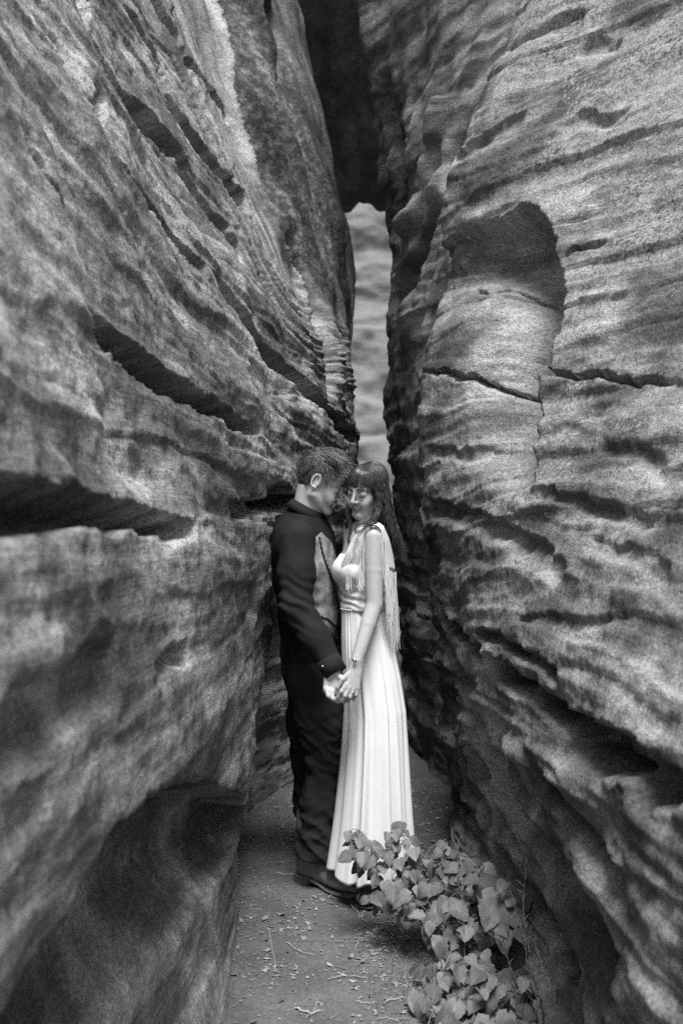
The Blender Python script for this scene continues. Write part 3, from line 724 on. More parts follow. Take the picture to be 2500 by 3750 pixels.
# ------------------------------------------------------------------ the man
mf = np.array([.98, -.2, 0]); mf /= np.linalg.norm(mf); MR = frame(mf); mr = MR[:, 0]
mh = Head(P(1181, 1768, 4.15), frame((math.cos(radians(12)), -math.sin(radians(12)), 0), pitch=radians(27), roll=radians(2)), .955)
sR, eR, wR = P(1088, 1972, 4.02), P(1082, 2218, 3.95), P(1212, 2438, 3.885)
sL = P(1118, 1965, 4.37); eL = np.array([-.05, 4.44, 1.16]); wL = np.array([.07, 4.33, .96])
ch, ab_, pv = P(1116, 2065, 4.19), P(1134, 2270, 4.19), P(1140, 2430, 4.19)
hR, kR, aR = P(1150, 2470, 4.14), P(1208, 2770, 4.16), P(1170, 3112, 4.13)
hL, kL, aL = P(1145, 2470, 4.31), P(1150, 2770, 4.36), P(1170, 3060, 4.38)
FM = Field((-.36, 3.76, -.02), (.16, 4.56, 1.84), .0032, [(-.02, .80, .016), (.80, .97, .0032), (.97, 1.48, .016), (1.48, 1.84, .0032)])
mh.grow(FM)
FM.add(cone(mh.w(0, -.040, -.050), P(1118, 1900, 4.18), .054, .062), .03)
FM.add(ell(ch, (.135, .095, .19), MR), .05); FM.add(ell(ab_, (.12, .085, .16), MR), .05); FM.add(ell(pv, (.135, .095, .11), MR), .05)
FM.add(cone(sR+[.0, .03, -.01], sL-[0, .03, .01], .045, .045), .05)
chain(FM, [sR, eR, wR], [.045, .036, .027], .02); chain(FM, [sL, eL, wL], [.045, .036, .027], .02)
chain(FM, [hR, kR, aR, P(1170, 3150, 4.13)], [.07, .052, .04, .04], .03); chain(FM, [hL, kL, aL, P(1170, 3100, 4.37)], [.07, .052, .04, .04], .03)
for a in (aR, aL): FM.add(cone([a[0], a[1], .07], [a[0]+.1, a[1]-.08, .045], .035, .03), .02)
# right hand: back of the hand, four curled fingers, thumb
def hand(F, pts, k=.004):
    for pl, rd in pts: chain(F, [P(*q) for q in pl], rd, k)
FM.add(cone(wR, P(1217, 2462, 3.875), .027, .026), .01)
for u in (-1, 0, 1): FM.add(cone(P(1216+u*12, 2460, 3.872), P(1212+u*17, 2527, 3.858-.002*u), .019, .0145), .010)
hand(FM, [([(1194, 2522, 3.852), (1203, 2548, 3.842), (1222, 2560, 3.850)], [.0108, .0098, .0085]),
          ([(1211, 2528, 3.848), (1220, 2558, 3.838), (1240, 2571, 3.85)], [.0108, .0098, .0085]),
          ([(1226, 2530, 3.852), (1240, 2562, 3.850), (1262, 2572, 3.862)], [.0105, .0095, .0085]),
          ([(1240, 2528, 3.86), (1258, 2556, 3.862), (1278, 2564, 3.872)], [.0095, .0085, .008]),
          ([(1226, 2464, 3.862), (1252, 2486, 3.852), (1274, 2512, 3.853)], [.0145, .0115, .0095])], .005)
FM.add(cone(wL, [.10, 4.26, .90], .027, .028), .01)
for u in range(4): chain(FM, [np.array([.10, 4.24+.018*u, .89]), np.array([.13, 4.235+.018*u, .855]), np.array([.12, 4.235+.018*u, .825])], [.0105, .0095, .008], .004)
chain(FM, [np.array([.09, 4.23, .92]), np.array([.12, 4.21, .89]), np.array([.135, 4.215, .865])], [.013, .011, .009], .005)
V, Q = FM.mesh(1); man = mesh_np('person', V, Q, M_skinM, attrs=dict(lip=mh.lip(V, False)*.7)); del FM
tag(man, 'man with short wavy hair in black shirt, patterned vest, dark trousers, head bowed against woman', 'person', 'couple standing in the rock slot')

# shirt: torso and sleeves with soft folds
def man_torso(F, g):
    F.add(ell(ch, np.array((.168, .128, .225))+g, MR), .05); F.add(ell(ab_, np.array((.150, .118, .19))+g, MR), .06); F.add(ell(pv+[0, 0, .02], np.array((.152, .120, .10))+g, MR), .05)
    F.add(cone(sR+[.0, .035, -.005], sL-[0, .035, .005], .058+g, .058+g), .06)
    F.add(cone(P(1118, 1905, 4.19), P(1112, 1945, 4.19), .066+g, .10+g), .05)
    F.add(ell(P(1062, 1995, 4.2), np.array((.13, .05, .12))+g, MR), .05)
def sleeve(F, g, s_, e_, w_, k=.03):
    chain(F, [s_, s_*.5+e_*.5, e_, e_*.45+w_*.55, w_], [.072+g, .072+g, .062+g, .057+g, .045+g], k)
def folds(x, y, z):
    a = .006*perlin(x*9, y*9, z*5) + .004*perlin(x*22+z*8, y*22, z*14)
    el = np.exp(-(((x-eR[0])**2+(y-eR[1])**2+(z-eR[2])**2)/.012))
    return a + el*.006*np.sin((z*1.2+x*.6)*120+3*perlin(x*12, y*12, z*12))
FS = Field((-.36, 3.80, .84), (.16, 4.56, 1.62), .0055)
man_torso(FS, 0); sleeve(FS, 0, sR, eR, wR); sleeve(FS, 0, sL, eL, wL); FS.warp(folds)
FS.cut(ell(mh.w(0, -.01, -.115), (.058, .058, .05)), .01)
V, Q = FS.mesh(1); shirt = mesh_np('shirt', V, Q, M_shirt, man); del FS
# cuff, placket and snaps on the near sleeve
ad = wR-eR; ad /= np.linalg.norm(ad)
def ring_band(c, ax, r0, r1, half, n=40, wob=.0):
    ax = ax/np.linalg.norm(ax); b = np.cross(ax, [0, 0, 1.]); b /= np.linalg.norm(b); d = np.cross(ax, b); a = np.arange(n)/n*2*math.pi
    rows = []
    for t, r in ((-half, r0-.006), (-half, r0), (half, r1), (half, r1-.006)):
        rr = r*(1+wob*np.sin(3*a+1)); rows.append(c+ax*t+rr[:, None]*(np.cos(a)[:, None]*b+np.sin(a)[:, None]*d))
    Vr = np.concatenate(rows); i = np.arange(n); j = (i+1) % n
    return Vr, np.concatenate([np.stack([k*n+i, k*n+j, (k+1)*n+j, (k+1)*n+i], 1) for k in range(3)])
Vr, Fr = ring_band(wR+ad*.002, ad, .0500, .0475, .034, wob=.02); cuff = mesh_np('cuff', Vr, Fr, M_shirt, shirt)
def disc(name, c, nrm, r, th, mat, parent, n=14):
    nrm = np.array(nrm, float); nrm /= np.linalg.norm(nrm); b = np.cross(nrm, [0.2, 0, 1.]); b /= np.linalg.norm(b); d = np.cross(nrm, b); a = np.arange(n)/n*2*math.pi
    rg = lambda q, h: c+nrm*h+q*(np.cos(a)[:, None]*b+np.sin(a)[:, None]*d)
    Vd = np.concatenate([rg(r, 0), rg(r, th*.6), rg(r*.6, th), [c+nrm*th]]); i = np.arange(n); j = (i+1) % n
    f = [list(x) for k in range(2) for x in np.stack([k*n+i, k*n+j, (k+1)*n+j, (k+1)*n+i], 1)]+[[2*n+k, 2*n+(k+1) % n, 3*n] for k in range(n)]
    return mesh_np(name, Vd, f, mat, parent)
cam_v = lambda p: (np.array([0, 0, CAMZ])-p)/np.linalg.norm(np.array([0, 0, CAMZ])-p)
for q in ((1149, 2365, 3.86), (1181, 2441, 3.845)):
    pp = P(*q); disc('snap', pp, cam_v(pp), .0048, .004, M_metal, shirt)
# collar: stand-up band and folded flap with points
n = 64; a = np.linspace(0.0, 2*math.pi, n); nb = np.array([-.140, 4.17, 1.556])
tilt = frame((1, -.10, 0), pitch=radians(28))
rows = []
fr = np.clip(np.cos(a), 0, 1)**4; sd = np.clip(np.cos(a)*.5+.5, 0, 1)
for (r, z, fl) in ((.060, -.050, 0), (.062, -.010, 0), (.064, .0, 0), (.068, -.001, .15), (.075, -.018, .6), (.082, -.036, 1.)):
    zz = z - fl*(.022*np.clip(np.cos(a-.0), 0, 1)**6) - .006*fl*sd
    rr = r*np.ones(n) + fl*.012*fr
    rows.append(nb + (np.stack([np.sin(a)*rr, np.cos(a)*rr*1.04, zz], 1) @ tilt.T))
Vc = np.concatenate(rows); i = np.arange(n-1); Fc = np.concatenate([np.stack([k*n+i, k*n+i+1, (k+1)*n+i+1, (k+1)*n+i], 1) for k in range(len(rows)-1)])
col_o = mesh_np('collar', Vc, Fc, M_shirt, shirt)
md = col_o.modifiers.new('thick', 'SOLIDIFY'); md.thickness = .003

# vest over the shirt, open at the arms; its front is a lighter satin panel
FV = Field((-.36, 3.98, .92), (.10, 4.56, 1.60), .0048)
man_torso(FV, .009); FV.warp(folds)
FA = Field((-.36, 3.98, .92), (.10, 4.56, 1.60), .0048); sleeve(FA, .006, sR, eR, wR, .01); sleeve(FA, .006, sL, eL, wL, .01)
FV.v = np.maximum(FV.v, -FA.v); del FA
FV.cut(ell(mh.w(0, -.01, -.125), (.075, .075, .07)), .01); FV.cut(boxp(pv+[0, 0, -.10], (.3, .3, .118)), .004)
V, Q = FV.mesh(1); del FV
px_, py_ = project(V); cx, cyy_ = px_[Q].mean(1), py_[Q].mean(1); cY = V[Q][:, :, 1].mean(1)
PAN = [(1176, 1948), (1214, 1986), (1228, 2030), (1234, 2100), (1246, 2160), (1262, 2210), (1262, 2330), (1246, 2352), (1185, 2292), (1120, 2250), (1120, 2000)]
fr = ((V[Q].mean(1)-ch) @ mf > -.02) & (cY < 4.27)
mk = in_poly(cx, cyy_, PAN) & fr
a_, b_ = sub_mesh(V, Q, ~mk); vest = mesh_np('vest', a_, b_, M_vestb, man)
a_, b_ = sub_mesh(V, Q, mk); mesh_np('vest_front', a_, b_, M_satin, vest)['label'] = 'light grey patterned satin vest front'
# nearest vest surface point for trims
def on_surface(V, pts, lift=.003, ymax=4.4):
    pxv, pyv = project(V); out = []
    for (x, y) in pts:
        d = (pxv-x)**2+(pyv-y)**2; c_ = np.nonzero(d < max(36., d.min()*1.5+1))[0]; k = c_[np.argmin(V[c_, 1])]
        p = V[k]; out.append(p + cam_v(p)*lift)
    return np.array(out)
for pl in ([(1172, 1962), (1183, 2005), (1195, 2050), (1206, 2085), (1217, 2115), (1228, 2150), (1238, 2190), (1244, 2240), (1246, 2300)], [(1172, 2254), (1192, 2260), (1212, 2272), (1230, 2290), (1248, 2314)]):
    p = resample(on_surface(V, resample(pl, 14)), 60)
    p[1:-1] = (p[:-2]+p[1:-1]*2+p[2:])/4
    p += .0012*np.sin(np.arange(60)*1.9)[:, None]*np.array([1, 0, .6])
    v_, f_ = sweep([p], [.0042+.0016*np.sin(np.arange(60)*2.3)], 6); mesh_np('lace_trim', v_, f_, M_lace, vest)

# trousers
def crease(x, y, z):
    a = .004*perlin(x*14, y*14, z*10)
    kn = np.exp(-((z-.56)/.13)**2); an = np.exp(-((z-.20)/.13)**2)
    q = perlin(x*7, y*7, z*17+x*9) ; q2 = perlin(x*10+5, y*10, z*27-x*14)
    r1 = 1-2*np.abs(q); r2 = 1-2*np.abs(q2)             # sharp crumple ridges that slant across the leg
    return a - (kn*.012+an*.014+.002)*r1 - (kn*.006+an*.008+.001)*r2 + .004*perlin(x*26, y*26, z*18)
FT = Field((-.34, 3.84, .06), (.16, 4.52, 1.04), .0055)
FT.add(ell(pv+[0, 0, -.01], (.155, .125, .135), MR), .03); FT.add(ell(pv+[0, 0, .06], (.150, .120, .06), MR), .03)
chain(FT, [hR, hR*.5+kR*.5, kR, kR*.5+aR*.5, aR, P(1170, 3130, 4.13)], [.112, .103, .090, .088, .082, .080], .03)
chain(FT, [hL, hL*.5+kL*.5, kL, kL*.5+aL*.5, aL, aL-[0, 0, .03]], [.112, .103, .090, .088, .082, .080], .03)
FT.warp(crease); FT.cut(boxp([-.08, 4.2, .0], (.5, .5, .098), frame((1, 0, 0), pitch=radians(6))), .004)
V, Q = FT.mesh(1); del FT; trousers = mesh_np('trousers', V, Q, M_trous, man)
pk = on_surface(V, [(1030, 2360), (1095, 2368), (1093, 2408), (1062, 2416), (1034, 2404)], .006); pk2 = pk - np.array([0, .004, 0])*-1
mesh_np('pocket_flap', np.concatenate([pk, pk2]), [[0, 1, 2, 3, 4], [9, 8, 7, 6, 5]]+[[k, 5+k, 5+(k+1) % 5, (k+1) % 5] for k in range(5)], M_trous, trousers, smooth=False)

# boots
def boot(heel, toe, parent, ks=1.0):
    heel = np.array(heel, float); toe = np.array(toe, float); d = toe-heel; L = np.linalg.norm(d); R = frame(d)
    o = heel; w = lambda x, y, z: o + ks*(R @ np.array([x, y, z]))
    F = Field(np.minimum(heel, toe)-[.09, .09, .0]+[0, 0, -.01], np.maximum(heel, toe)+[.09, .09, .30], .006)
    F.add(cone(w(0, .055, .31), w(0, .06, .12), .052, .046), .02); F.add(cone(w(0, .045, .09), w(0, .07, .10), .040, .046), .03)
    F.add(ell(w(0, .14, .070), (.043, .10, .048), R), .03); F.add(ell(w(0, .235, .046), (.047, .085, .036), R), .03); F.add(ell(w(0, .045, .065), (.036, .05, .045), R), .02)
    F.cut(boxp(w(0, .15, -.002), (.3, .4, .026), R), .004)
    F.warp(lambda x, y, z: .003*perlin(x*25, y*25, z*18))
    V, Q = F.mesh(1); b = mesh_np('boot', V, Q, M_boot, parent)
    # sole follows the foot outline
    y = np.linspace(-.012, .325, 30); wd = np.interp(y, [-.012, .0, .03, .07, .14, .20, .25, .29, .315, .325], [.012, .026, .037, .037, .034, .045, .048, .040, .022, .006])
    zb = np.interp(y, [-.012, .085, .13, .18, .29, .325], [.024, .026, .014, .002, .002, .010])
    rows = [];
    for yy, w_, z_ in zip(y, wd, zb): rows.append([w(-w_, yy, z_), w(w_, yy, z_), w(w_+.002, yy, z_+.010), w(-w_-.002, yy, z_+.010)])
    Vs = np.array(rows).reshape(-1, 3); Fs = []
    for k in range(29):
        for e in range(4): Fs.append([k*4+e, k*4+(e+1) % 4, (k+1)*4+(e+1) % 4, (k+1)*4+e])
    Fs += [[0, 3, 2, 1], [116, 117, 118, 119]]; mesh_np('sole', Vs, Fs, M_sole, b)
    y = np.linspace(-.012, .078, 12); Vh = []
    for z_, sc_ in ((0., .92), (.026, 1.0)):
        ww = np.interp(y, [-.012, 0, .03, .078], [.012, .027, .036, .036])*sc_
        Vh += [w(-a1, yy*sc_, z_) for yy, a1 in zip(y, ww)]+[w(a1, yy*sc_, z_) for yy, a1 in zip(y[::-1], ww[::-1])]
    m = 24; mesh_np('heel', np.array(Vh), [list(range(m))[::-1], list(range(m, 2*m))]+[[k, (k+1) % m, m+(k+1) % m, m+k] for k in range(m)], M_sole, b, smooth=False)
    return b
hx, hy = P(1092, 3205, 4.19)[:2]; tx, ty = P(1335, 3272, 3.975)[:2]
boot((hx, hy, GH(hx, hy)-.002), (tx, ty, GH(hx, hy)-.002), man)
boot((aL[0]-.055, 4.41, GH(aL[0], 4.4)-.002), (aL[0]+.2, 4.30, GH(aL[0], 4.4)-.002), man)

# hair of the man: dark under-layer and combed strands
def scalp_points(n, cran, cond, seed):
    rg = np.random.default_rng(seed); out = []; cc, rr = cran
    while sum(map(len, out)) < n:
        u = rg.normal(size=(n*3, 3)); u /= np.linalg.norm(u, axis=1)[:, None]; p = cc+u*rr; out.append(np.c_[p, u/rr/np.linalg.norm(u/rr, axis=1)[:, None]][cond(p)])
    o = np.concatenate(out)[:n]; return o[:, :3], o[:, 3:]
CR = (np.array([0, -.018, .045]), np.array([.073, .094, .088]))
def m_hairline(p):
    x, y, z = p.T
    front = z > .082 + .0*x
    side = (z > np.interp(y, [-.12, -.07, -.045, -.028, .0, .012, .03, .05, .07], [-.075, -.082, -.045, .012, .028, .012, .05, .07, .082]))
    return np.where(y > .06, front, side)
rp, rn = scalp_points(2200, CR, m_hairline, 11)
def m_comb(p):
    x, y, z = p.T; t = sstep(.04, .10, z)
    fw = np.stack([.25+0*x, .9-.2*t, -.15+.1*t+0*x], 1); dn = np.stack([np.sign(x)*.1, -.25+.9*sstep(-.05, .03, y), -1+0*x], 1)
    back = sstep(-.03, -.08, y)[:, None]
    c = t[:, None]*fw*(1-.5*back) + (1-t)[:, None]*dn + back*np.array([0, -.1, -.6])
    c += .8*np.stack([perlin(x*24, y*24, z*24), perlin(x*24+9, y*24, z*24), .9*perlin(x*24, y*24+9, z*24)], 1)
    return c/np.linalg.norm(c, axis=1)[:, None]
zt = sstep(.03, .10, rp[:, 2])
ln = .036+.036*zt*(.7+.6*rng.random(len(rp))); of = .003+.015*zt*rng.random(len(rp))**1.3+.006*rng.random(len(rp))
st = flow(rp, rn*.5, m_comb, ln, 8, None, of, [CR], .0004, 4, .05)
ear = (np.abs(st[:, :, 0]) > .058) & (st[:, :, 1] > -.032) & (st[:, :, 1] < .008) & (st[:, :, 2] < .030) & (st[:, :, 2] > -.04)
for k in range(1, st.shape[1]):          # strands end where they meet the ear
    ear[:, k] |= ear[:, k-1]; st[ear[:, k], k] = st[ear[:, k], k-1]+rng.normal(size=(ear[:, k].sum(), 3))*.0006
W = mh.o + (st @ mh.R.T)*mh.s
hair_m = strands_mesh('hair', W, .0013+.0008*rng.random(len(rp)), M_hairM, man)
FH = Field(mh.o-.16, mh.o+.18, .004)
FH.add(ell(mh.w(0, -.020, .048), (.0755, .0965, .090), mh.R), .01); FH.add(ell(mh.w(0, -.055, -.01), (.058, .052, .055), mh.R), .02)
V, Q = FH.mesh(1); L = mh.loc(V); keep = m_hairline(L)
a_, b_ = sub_mesh(V, Q, keep[Q].all(1)); mesh_np('hair_underlayer', a_, b_, M_hairMd, man)
def face_hair(hd, par, lash=True, brow_v=M_hairMd, female=False):
    for q in (-1, 1):
        t = np.linspace(0, 1, 9)
        pth = np.array([hd.w(q*(.046-.030*u), .0835+.0045*math.sin(u*3.1)+.004*u, -.0052-.0040*math.sin(u*3.14)) for u in t])
        v_, f_ = sweep([pth], [.0012*np.sin(.3+t*2.6)], 5); mesh_np('eyelashes', v_, f_, M_lash, par)
        pth = np.array([hd.w(q*(.012+.038*u), .097-.018*u**1.6, .025+.007*math.sin(u*2.6)) for u in t])
        v_, f_ = sweep([pth], [(.0020 if female else .0032)*np.sin(.5+t*2.4)], 6); mesh_np('eyebrow', v_, f_, brow_v, par)
face_hair(mh, man)
# ------------------------------------------------------------------ the woman
wf = np.array([-.93, -.36, 0]); wf /= np.linalg.norm(wf); WR = frame(wf); wr_ = WR[:, 0]      # her right points away from the camera
wh = Head(P(1290, 1838, 3.985)+[.057, .094, .050], frame((-.59, -.81, 0), pitch=radians(15), roll=radians(-8)), .90)
tc = P(1328, 2080, 4.08)
s2, e2, w2 = P(1366, 1968, 3.97), P(1370, 2215, 3.93), P(1306, 2422, 3.852)
s3 = tc-(s2-tc)*[1, 1, -1]; e3 = s3+[-.03, .06, -.27]; w3 = np.array([.10, 4.22, .97])
wc, hc = P(1326, 2235, 4.07), P(1352, 2440, 4.05)
FW = Field((-.10, 3.74, .02), (.32, 4.38, 1.76), .0031, [(.02, .80, .02), (.80, 1.0, .0031), (1.0, 1.30, .006), (1.30, 1.76, .0031)])
wh.grow(FW, True)
nbw = P(1338, 1930, 4.10)
FW.add(cone(wh.w(0, -.040, -.06), nbw, .041, .046), .02)
def w_torso(F, g, bust=True):
    F.add(ell(tc+[0, 0, .02], np.array((.120, .080, .16))+g, WR), .04); F.add(ell(wc+[0, 0, .01], np.array((.105, .078, .12))+g, WR), .05)
    F.add(ell(hc, np.array((.105, .088, .12))+g, WR), .05)
    F.add(cone(s2+[-.0, .02, -.005], s3-[0, .02, .005], .036+g, .036+g), .045)
    if bust:
        F.add(ell(tc + wf*.062 + [0, 0, -.012], np.array((.098, .058, .058))+g, WR), .035)
w_torso(FW, 0)
chain(FW, [s2, s2*.5+e2*.5, e2, e2*.65+w2*.35, w2], [.041, .0375, .0335, .032, .0235], .003)
chain(FW, [s3, e3, w3], [.040, .033, .024], .02)
# left hand lies over his: back of hand, four curled fingers, thumb
for u in (-1, 0, 1): FW.add(cone(P(1306+u*10, 2430, 3.850), P(1290+u*17, 2516, 3.828+.004*u), .0170, .0120), .009)
hand(FW, [([(1268, 2506, 3.824), (1250, 2532, 3.815), (1236, 2556, 3.824)], [.0098, .0088, .0075]),
          ([(1279, 2518, 3.822), (1264, 2548, 3.813), (1252, 2570, 3.824)], [.0098, .0088, .0075]),
          ([(1294, 2524, 3.824), (1283, 2552, 3.818), (1273, 2572, 3.832)], [.0095, .0085, .0072]),
          ([(1310, 2522, 3.830), (1303, 2545, 3.826), (1293, 2562, 3.84)], [.0085, .0075, .0065]),
          ([(1284, 2462, 3.838), (1254, 2488, 3.828), (1236, 2516, 3.828), (1229, 2540, 3.834)], [.0125, .0105, .0088, .007])], .0035)
for u in range(3): FW.add(cone(w3, w3+[-.02, .015*(u-1)+.01, -.08], .02, .014), .01)
for u in range(4): chain(FW, [w3+[-.02, .016*(u-1.0), -.08], w3+[-.035, .016*(u-1.0), -.11], w3+[-.02, .016*(u-1.0), -.135]], [.009, .0085, .007], .004)
chain(FW, [w3+[-.01, -.02, -.03], w3+[-.035, -.03, -.06], w3+[-.04, -.025, -.085]], [.011, .009, .008], .004)
for q in (-1, 1):
    hp = hc + wr_*q*.045 + [0, .01, -.06]; chain(FW, [hp, hp+[-.01, 0, -.40], np.array([hp[0]+.03, hp[1]+.06, .07])], [.062, .045, .034], .03)
    FW.add(cone([hp[0]+.03, hp[1]+.06, .06], [hp[0]-.03, hp[1]-.04, .045], .03, .025), .02)
V, Q = FW.mesh(1); del FW
woman = mesh_np('person', V, Q, M_skinW, attrs=dict(lip=wh.lip(V, True)))
tag(woman, 'woman with long dark hair and bangs in a white sleeveless fringed dress, eyes closed', 'person', 'couple standing in the rock slot')
face_hair(wh, woman, brow_v=M_hairWd, female=True)

# dress: skirt with hanging folds
rowsY = [2236, 2290, 2340, 2400, 2500, 2620, 2740, 2850, 3000, 3100, 3170, 3213]
lft = [1246, 1246, 1245, 1246, 1250, 1255, 1249, 1240, 1225, 1212, 1202, 1196]; rgt = [1413, 1424, 1436, 1451, 1472, 1490, 1497, 1503, 1512, 1520, 1526, 1531]
nr, na = 110, 420; yy = np.linspace(2236, 3213, nr); Lp = np.interp(yy, rowsY, lft); Rp = np.interp(yy, rowsY, rgt)
Yc = 4.06; Xc = ((Lp+Rp)/2-1250)/FPX*Yc; rx = (Rp-Lp)/2/FPX*Yc; Zr = CAMZ-(yy-1875)/FPX*3.98
Zr = np.interp(np.linspace(0, 1, nr), [0, 1], [Zr[0], .085]); ryy = np.interp(np.linspace(0, 1, nr), [0, .15, .5, 1], [.082, .115, .165, .225])
A = np.linspace(0, 2*math.pi, na, endpoint=False); T = np.linspace(0, 1, nr)[:, None]
fr_ = np.random.default_rng(21); fold = np.zeros((nr, na))
FOLDS = [(3.62, .10, 1.1, 1), (4.27, .095, 1.5, 1), (4.52, .12, .6, -1), (4.80, .16, .35, 1), (5.16, .085, 1.5, -1), (5.52, .09, 1.3, -1), (5.85, .08, .9, 1), (3.95, .2, .25, 1)] + [(c_, .1+.06*fr_.random(), .6+.8*fr_.random(), 1) for c_ in np.linspace(.15, 3.1, 8)]
for c_, wd, dep, sgn in FOLDS:
    d_ = ((A[None, :]-c_+math.pi) % (2*math.pi)-math.pi)*sgn
    st_ = sstep(.02, .8, T)
    fold -= dep*np.exp(-(d_/np.where(d_ > 0, wd*.55, wd*1.5))**2)*(.12+.88*st_)
    fold += .35*dep*np.exp(-((d_-wd*1.5)/(wd*1.1))**2)*(.2+.8*st_)
for k, c_ in enumerate((3.7, 3.85, 4.0, 4.15, 5.3, 5.45, 5.6, 5.75)):      # small gathers below the waist seam
    d_ = (A[None, :]-c_-.25*T*(1 if c_ > 4.7 else -1)+math.pi) % (2*math.pi)-math.pi
    fold -= (.15+.3*(k % 3))*np.exp(-(d_/(.04+.02*(k % 2)))**2)*sstep(.45, .03, T)*sstep(0, .02, T)
amp = .007+.021*T
wav = .0022*T*np.sin(A[None, :]*17+2.5*np.sin(A[None, :]*3))
sc = fold*amp + wav
SX = Xc[:, None] + (rx[:, None]+sc-.004)*np.cos(A)[None, :]; SY = Yc + (ryy[:, None]+sc)*np.sin(A)[None, :]
SZ = Zr[:, None] + .010*T**6*np.sin(A[None, :]*4+.6) + .005*T**8*np.sin(A[None, :]*9)
V = np.stack([SX, SY, SZ], -1).reshape(-1, 3); idx = np.arange(nr*na).reshape(nr, na); idn = np.roll(idx, -1, 1)
skirt = mesh_np('skirt', V, np.stack([idx[:-1], idx[1:], idn[1:], idn[:-1]], -1).reshape(-1, 4), M_dress, woman)
md = skirt.modifiers.new('thick', 'SOLIDIFY'); md.thickness = .002; md.offset = -1
# bodice
FB = Field((-.10, 3.88, 1.10), (.30, 4.38, 1.56), .0040)
w_torso(FB, .007)
def bf(x, y, z):
    a = .004*np.sin((z+.25*x)*190+4*perlin(x*14, y*14, z*9))*np.exp(-((z-1.19)/.05)**2)
    return a + .0012*perlin(x*40, y*40, z*40)
FB.warp(bf); FB.cut(boxp([.1, 4.1, 1.0], (.5, .5, Zr[0]-1.0-.004)), .003)
FBa = Field((-.10, 3.88, 1.10), (.30, 4.38, 1.56), .0040); chain(FBa, [s2+[0, 0, .05], s2, e2], [.052, .05, .042], .005); chain(FBa, [s3+[0, 0, .05], s3, e3], [.052, .05, .042], .005)
FB.v = np.maximum(FB.v, -FBa.v); del FBa
FB.cut(boxp(tc+wf*.10+[0, 0, .186], (.3, .10, .13), frame(wf, pitch=radians(8))), .006)
V, Q = FB.mesh(1); del FB
bod = mesh_np('bodice', V, Q, M_dress, woman)
VB = V
# waist seam
a = np.linspace(0, 2*math.pi, 60); v_, f_ = sweep([np.stack([Xc[0]+rx[0]*.985*np.cos(a), Yc+.084*np.sin(a), Zr[0]+0*a], 1)], [.0028], 5); mesh_np('waist_seam', v_, f_, M_dress, bod)
# pleated straps from the bust up to the shoulder, and the cape over the back
def ribbon(name, A0, B0, th, mat, par, wob=.0):
    A0 = np.asarray(A0); B0 = np.asarray(B0); n = len(A0); m = 9; t = np.linspace(0, 1, m)
    G = A0[:, None]*(1-t)[None, :, None]+B0[:, None]*t[None, :, None]
    if wob: G = G + wob*np.sin(t*math.pi*5)[None, :, None]*np.array([0, -1, .0])
    V = G.reshape(-1, 3); idx = np.arange(n*m).reshape(n, m)
    o = mesh_np(name, V, np.stack([idx[:-1, :-1], idx[:-1, 1:], idx[1:, 1:], idx[1:, :-1]], -1).reshape(-1, 4), mat, par)
    md = o.modifiers.new('thick', 'SOLIDIFY'); md.thickness = th; md.offset = 0; return o
def pts(*q): return resample(np.array([P(*k) for k in q]), 16)
rg = np.random.default_rng(3)
for k in range(7):
    t = k/6; top_ = P(1338+22*t, 1917+3*t, 3.985-.02*t); mid1 = P(1296+32*t, 1972+6*t, 3.968-.014*t); mid2 = P(1270+44*t, 2025-2*t, 3.970-.016*t); bot = P(1250+56*t, 2072+6*t, 3.985-.022*t)
    v_, f_ = sweep([resample(np.array([top_, mid1, mid2, bot]), 14)], [.0048+.001*rg.random()], 6, .45); mesh_np('strap', v_, f_, M_dress, bod)
cape = ribbon('cape', pts((1345, 1915, 3.99), (1372, 1908, 3.985), (1402, 1922, 4.00), (1425, 1975, 4.03), (1440, 2040, 4.06), (1448, 2095, 4.07)),
       pts((1352, 1925, 3.945), (1372, 1920, 3.935), (1392, 1935, 3.940), (1405, 1985, 3.955), (1414, 2040, 3.965), (1424, 2085, 3.97)), .0015, M_dress, bod, .004)
ribbon('cape_back', pts((1345, 1915, 3.99), (1390, 1915, 4.05), (1425, 1975, 4.10), (1440, 2040, 4.12), (1446, 2090, 4.13)), pts((1345, 1915, 4.1), (1390, 1920, 4.14), (1425, 1980, 4.17), (1438, 2040, 4.19), (1440, 2090, 4.2)), .0015, M_dress, bod, .004)
def fringe(tops, length, sway, n, name='fringe', r=.0012):
    rg = np.random.default_rng(len(tops)*7+n); T_ = resample(np.array(tops), n); paths = []
    for k in range(n):
        L = length*(.88+.22*rg.random()); t = np.linspace(0, 1, 12)
        dx = sway[0]+.0035*rg.normal(); dy = sway[1]+.0035*rg.normal(); p0 = T_[k]+rg.normal(size=3)*.0012
        paths.append(np.stack([p0[0]+dx*t**1.3+.0008*np.sin(t*7+rg.random()*6), p0[1]+dy*t**1.3+.0008*np.sin(t*9+rg.random()*6), p0[2]-L*t], 1))
    v_, f_ = sweep(paths, [np.full(12, r)]*n, 4); return mesh_np(name, v_, f_, M_fringe, bod)
fringe([P(1406, 1985, 3.952), P(1414, 2040, 3.962), P(1424, 2088, 3.968), P(1436, 2098, 4.0), P(1450, 2095, 4.06)], .29, (.010, .0), 64)
fringe([P(1414, 2050, 3.96), P(1424, 2088, 3.968), P(1440, 2098, 4.01)], .20, (.008, 0), 30)
fringe([P(1384, 1935, 3.938), P(1396, 1950, 3.94), P(1403, 1975, 3.948)], .20, (.002, -.006), 7)
fringe([P(1268, 2078, 3.955), P(1284, 2085, 3.945)], .085, (.0, -.004), 9)
fringe([P(1308, 2085, 3.945), P(1326, 2092, 3.945)], .082, (.003, -.004), 11)
fringe([P(1318, 2000, 3.945), P(1332, 1975, 3.945)], .19, (.001, -.004), 8)
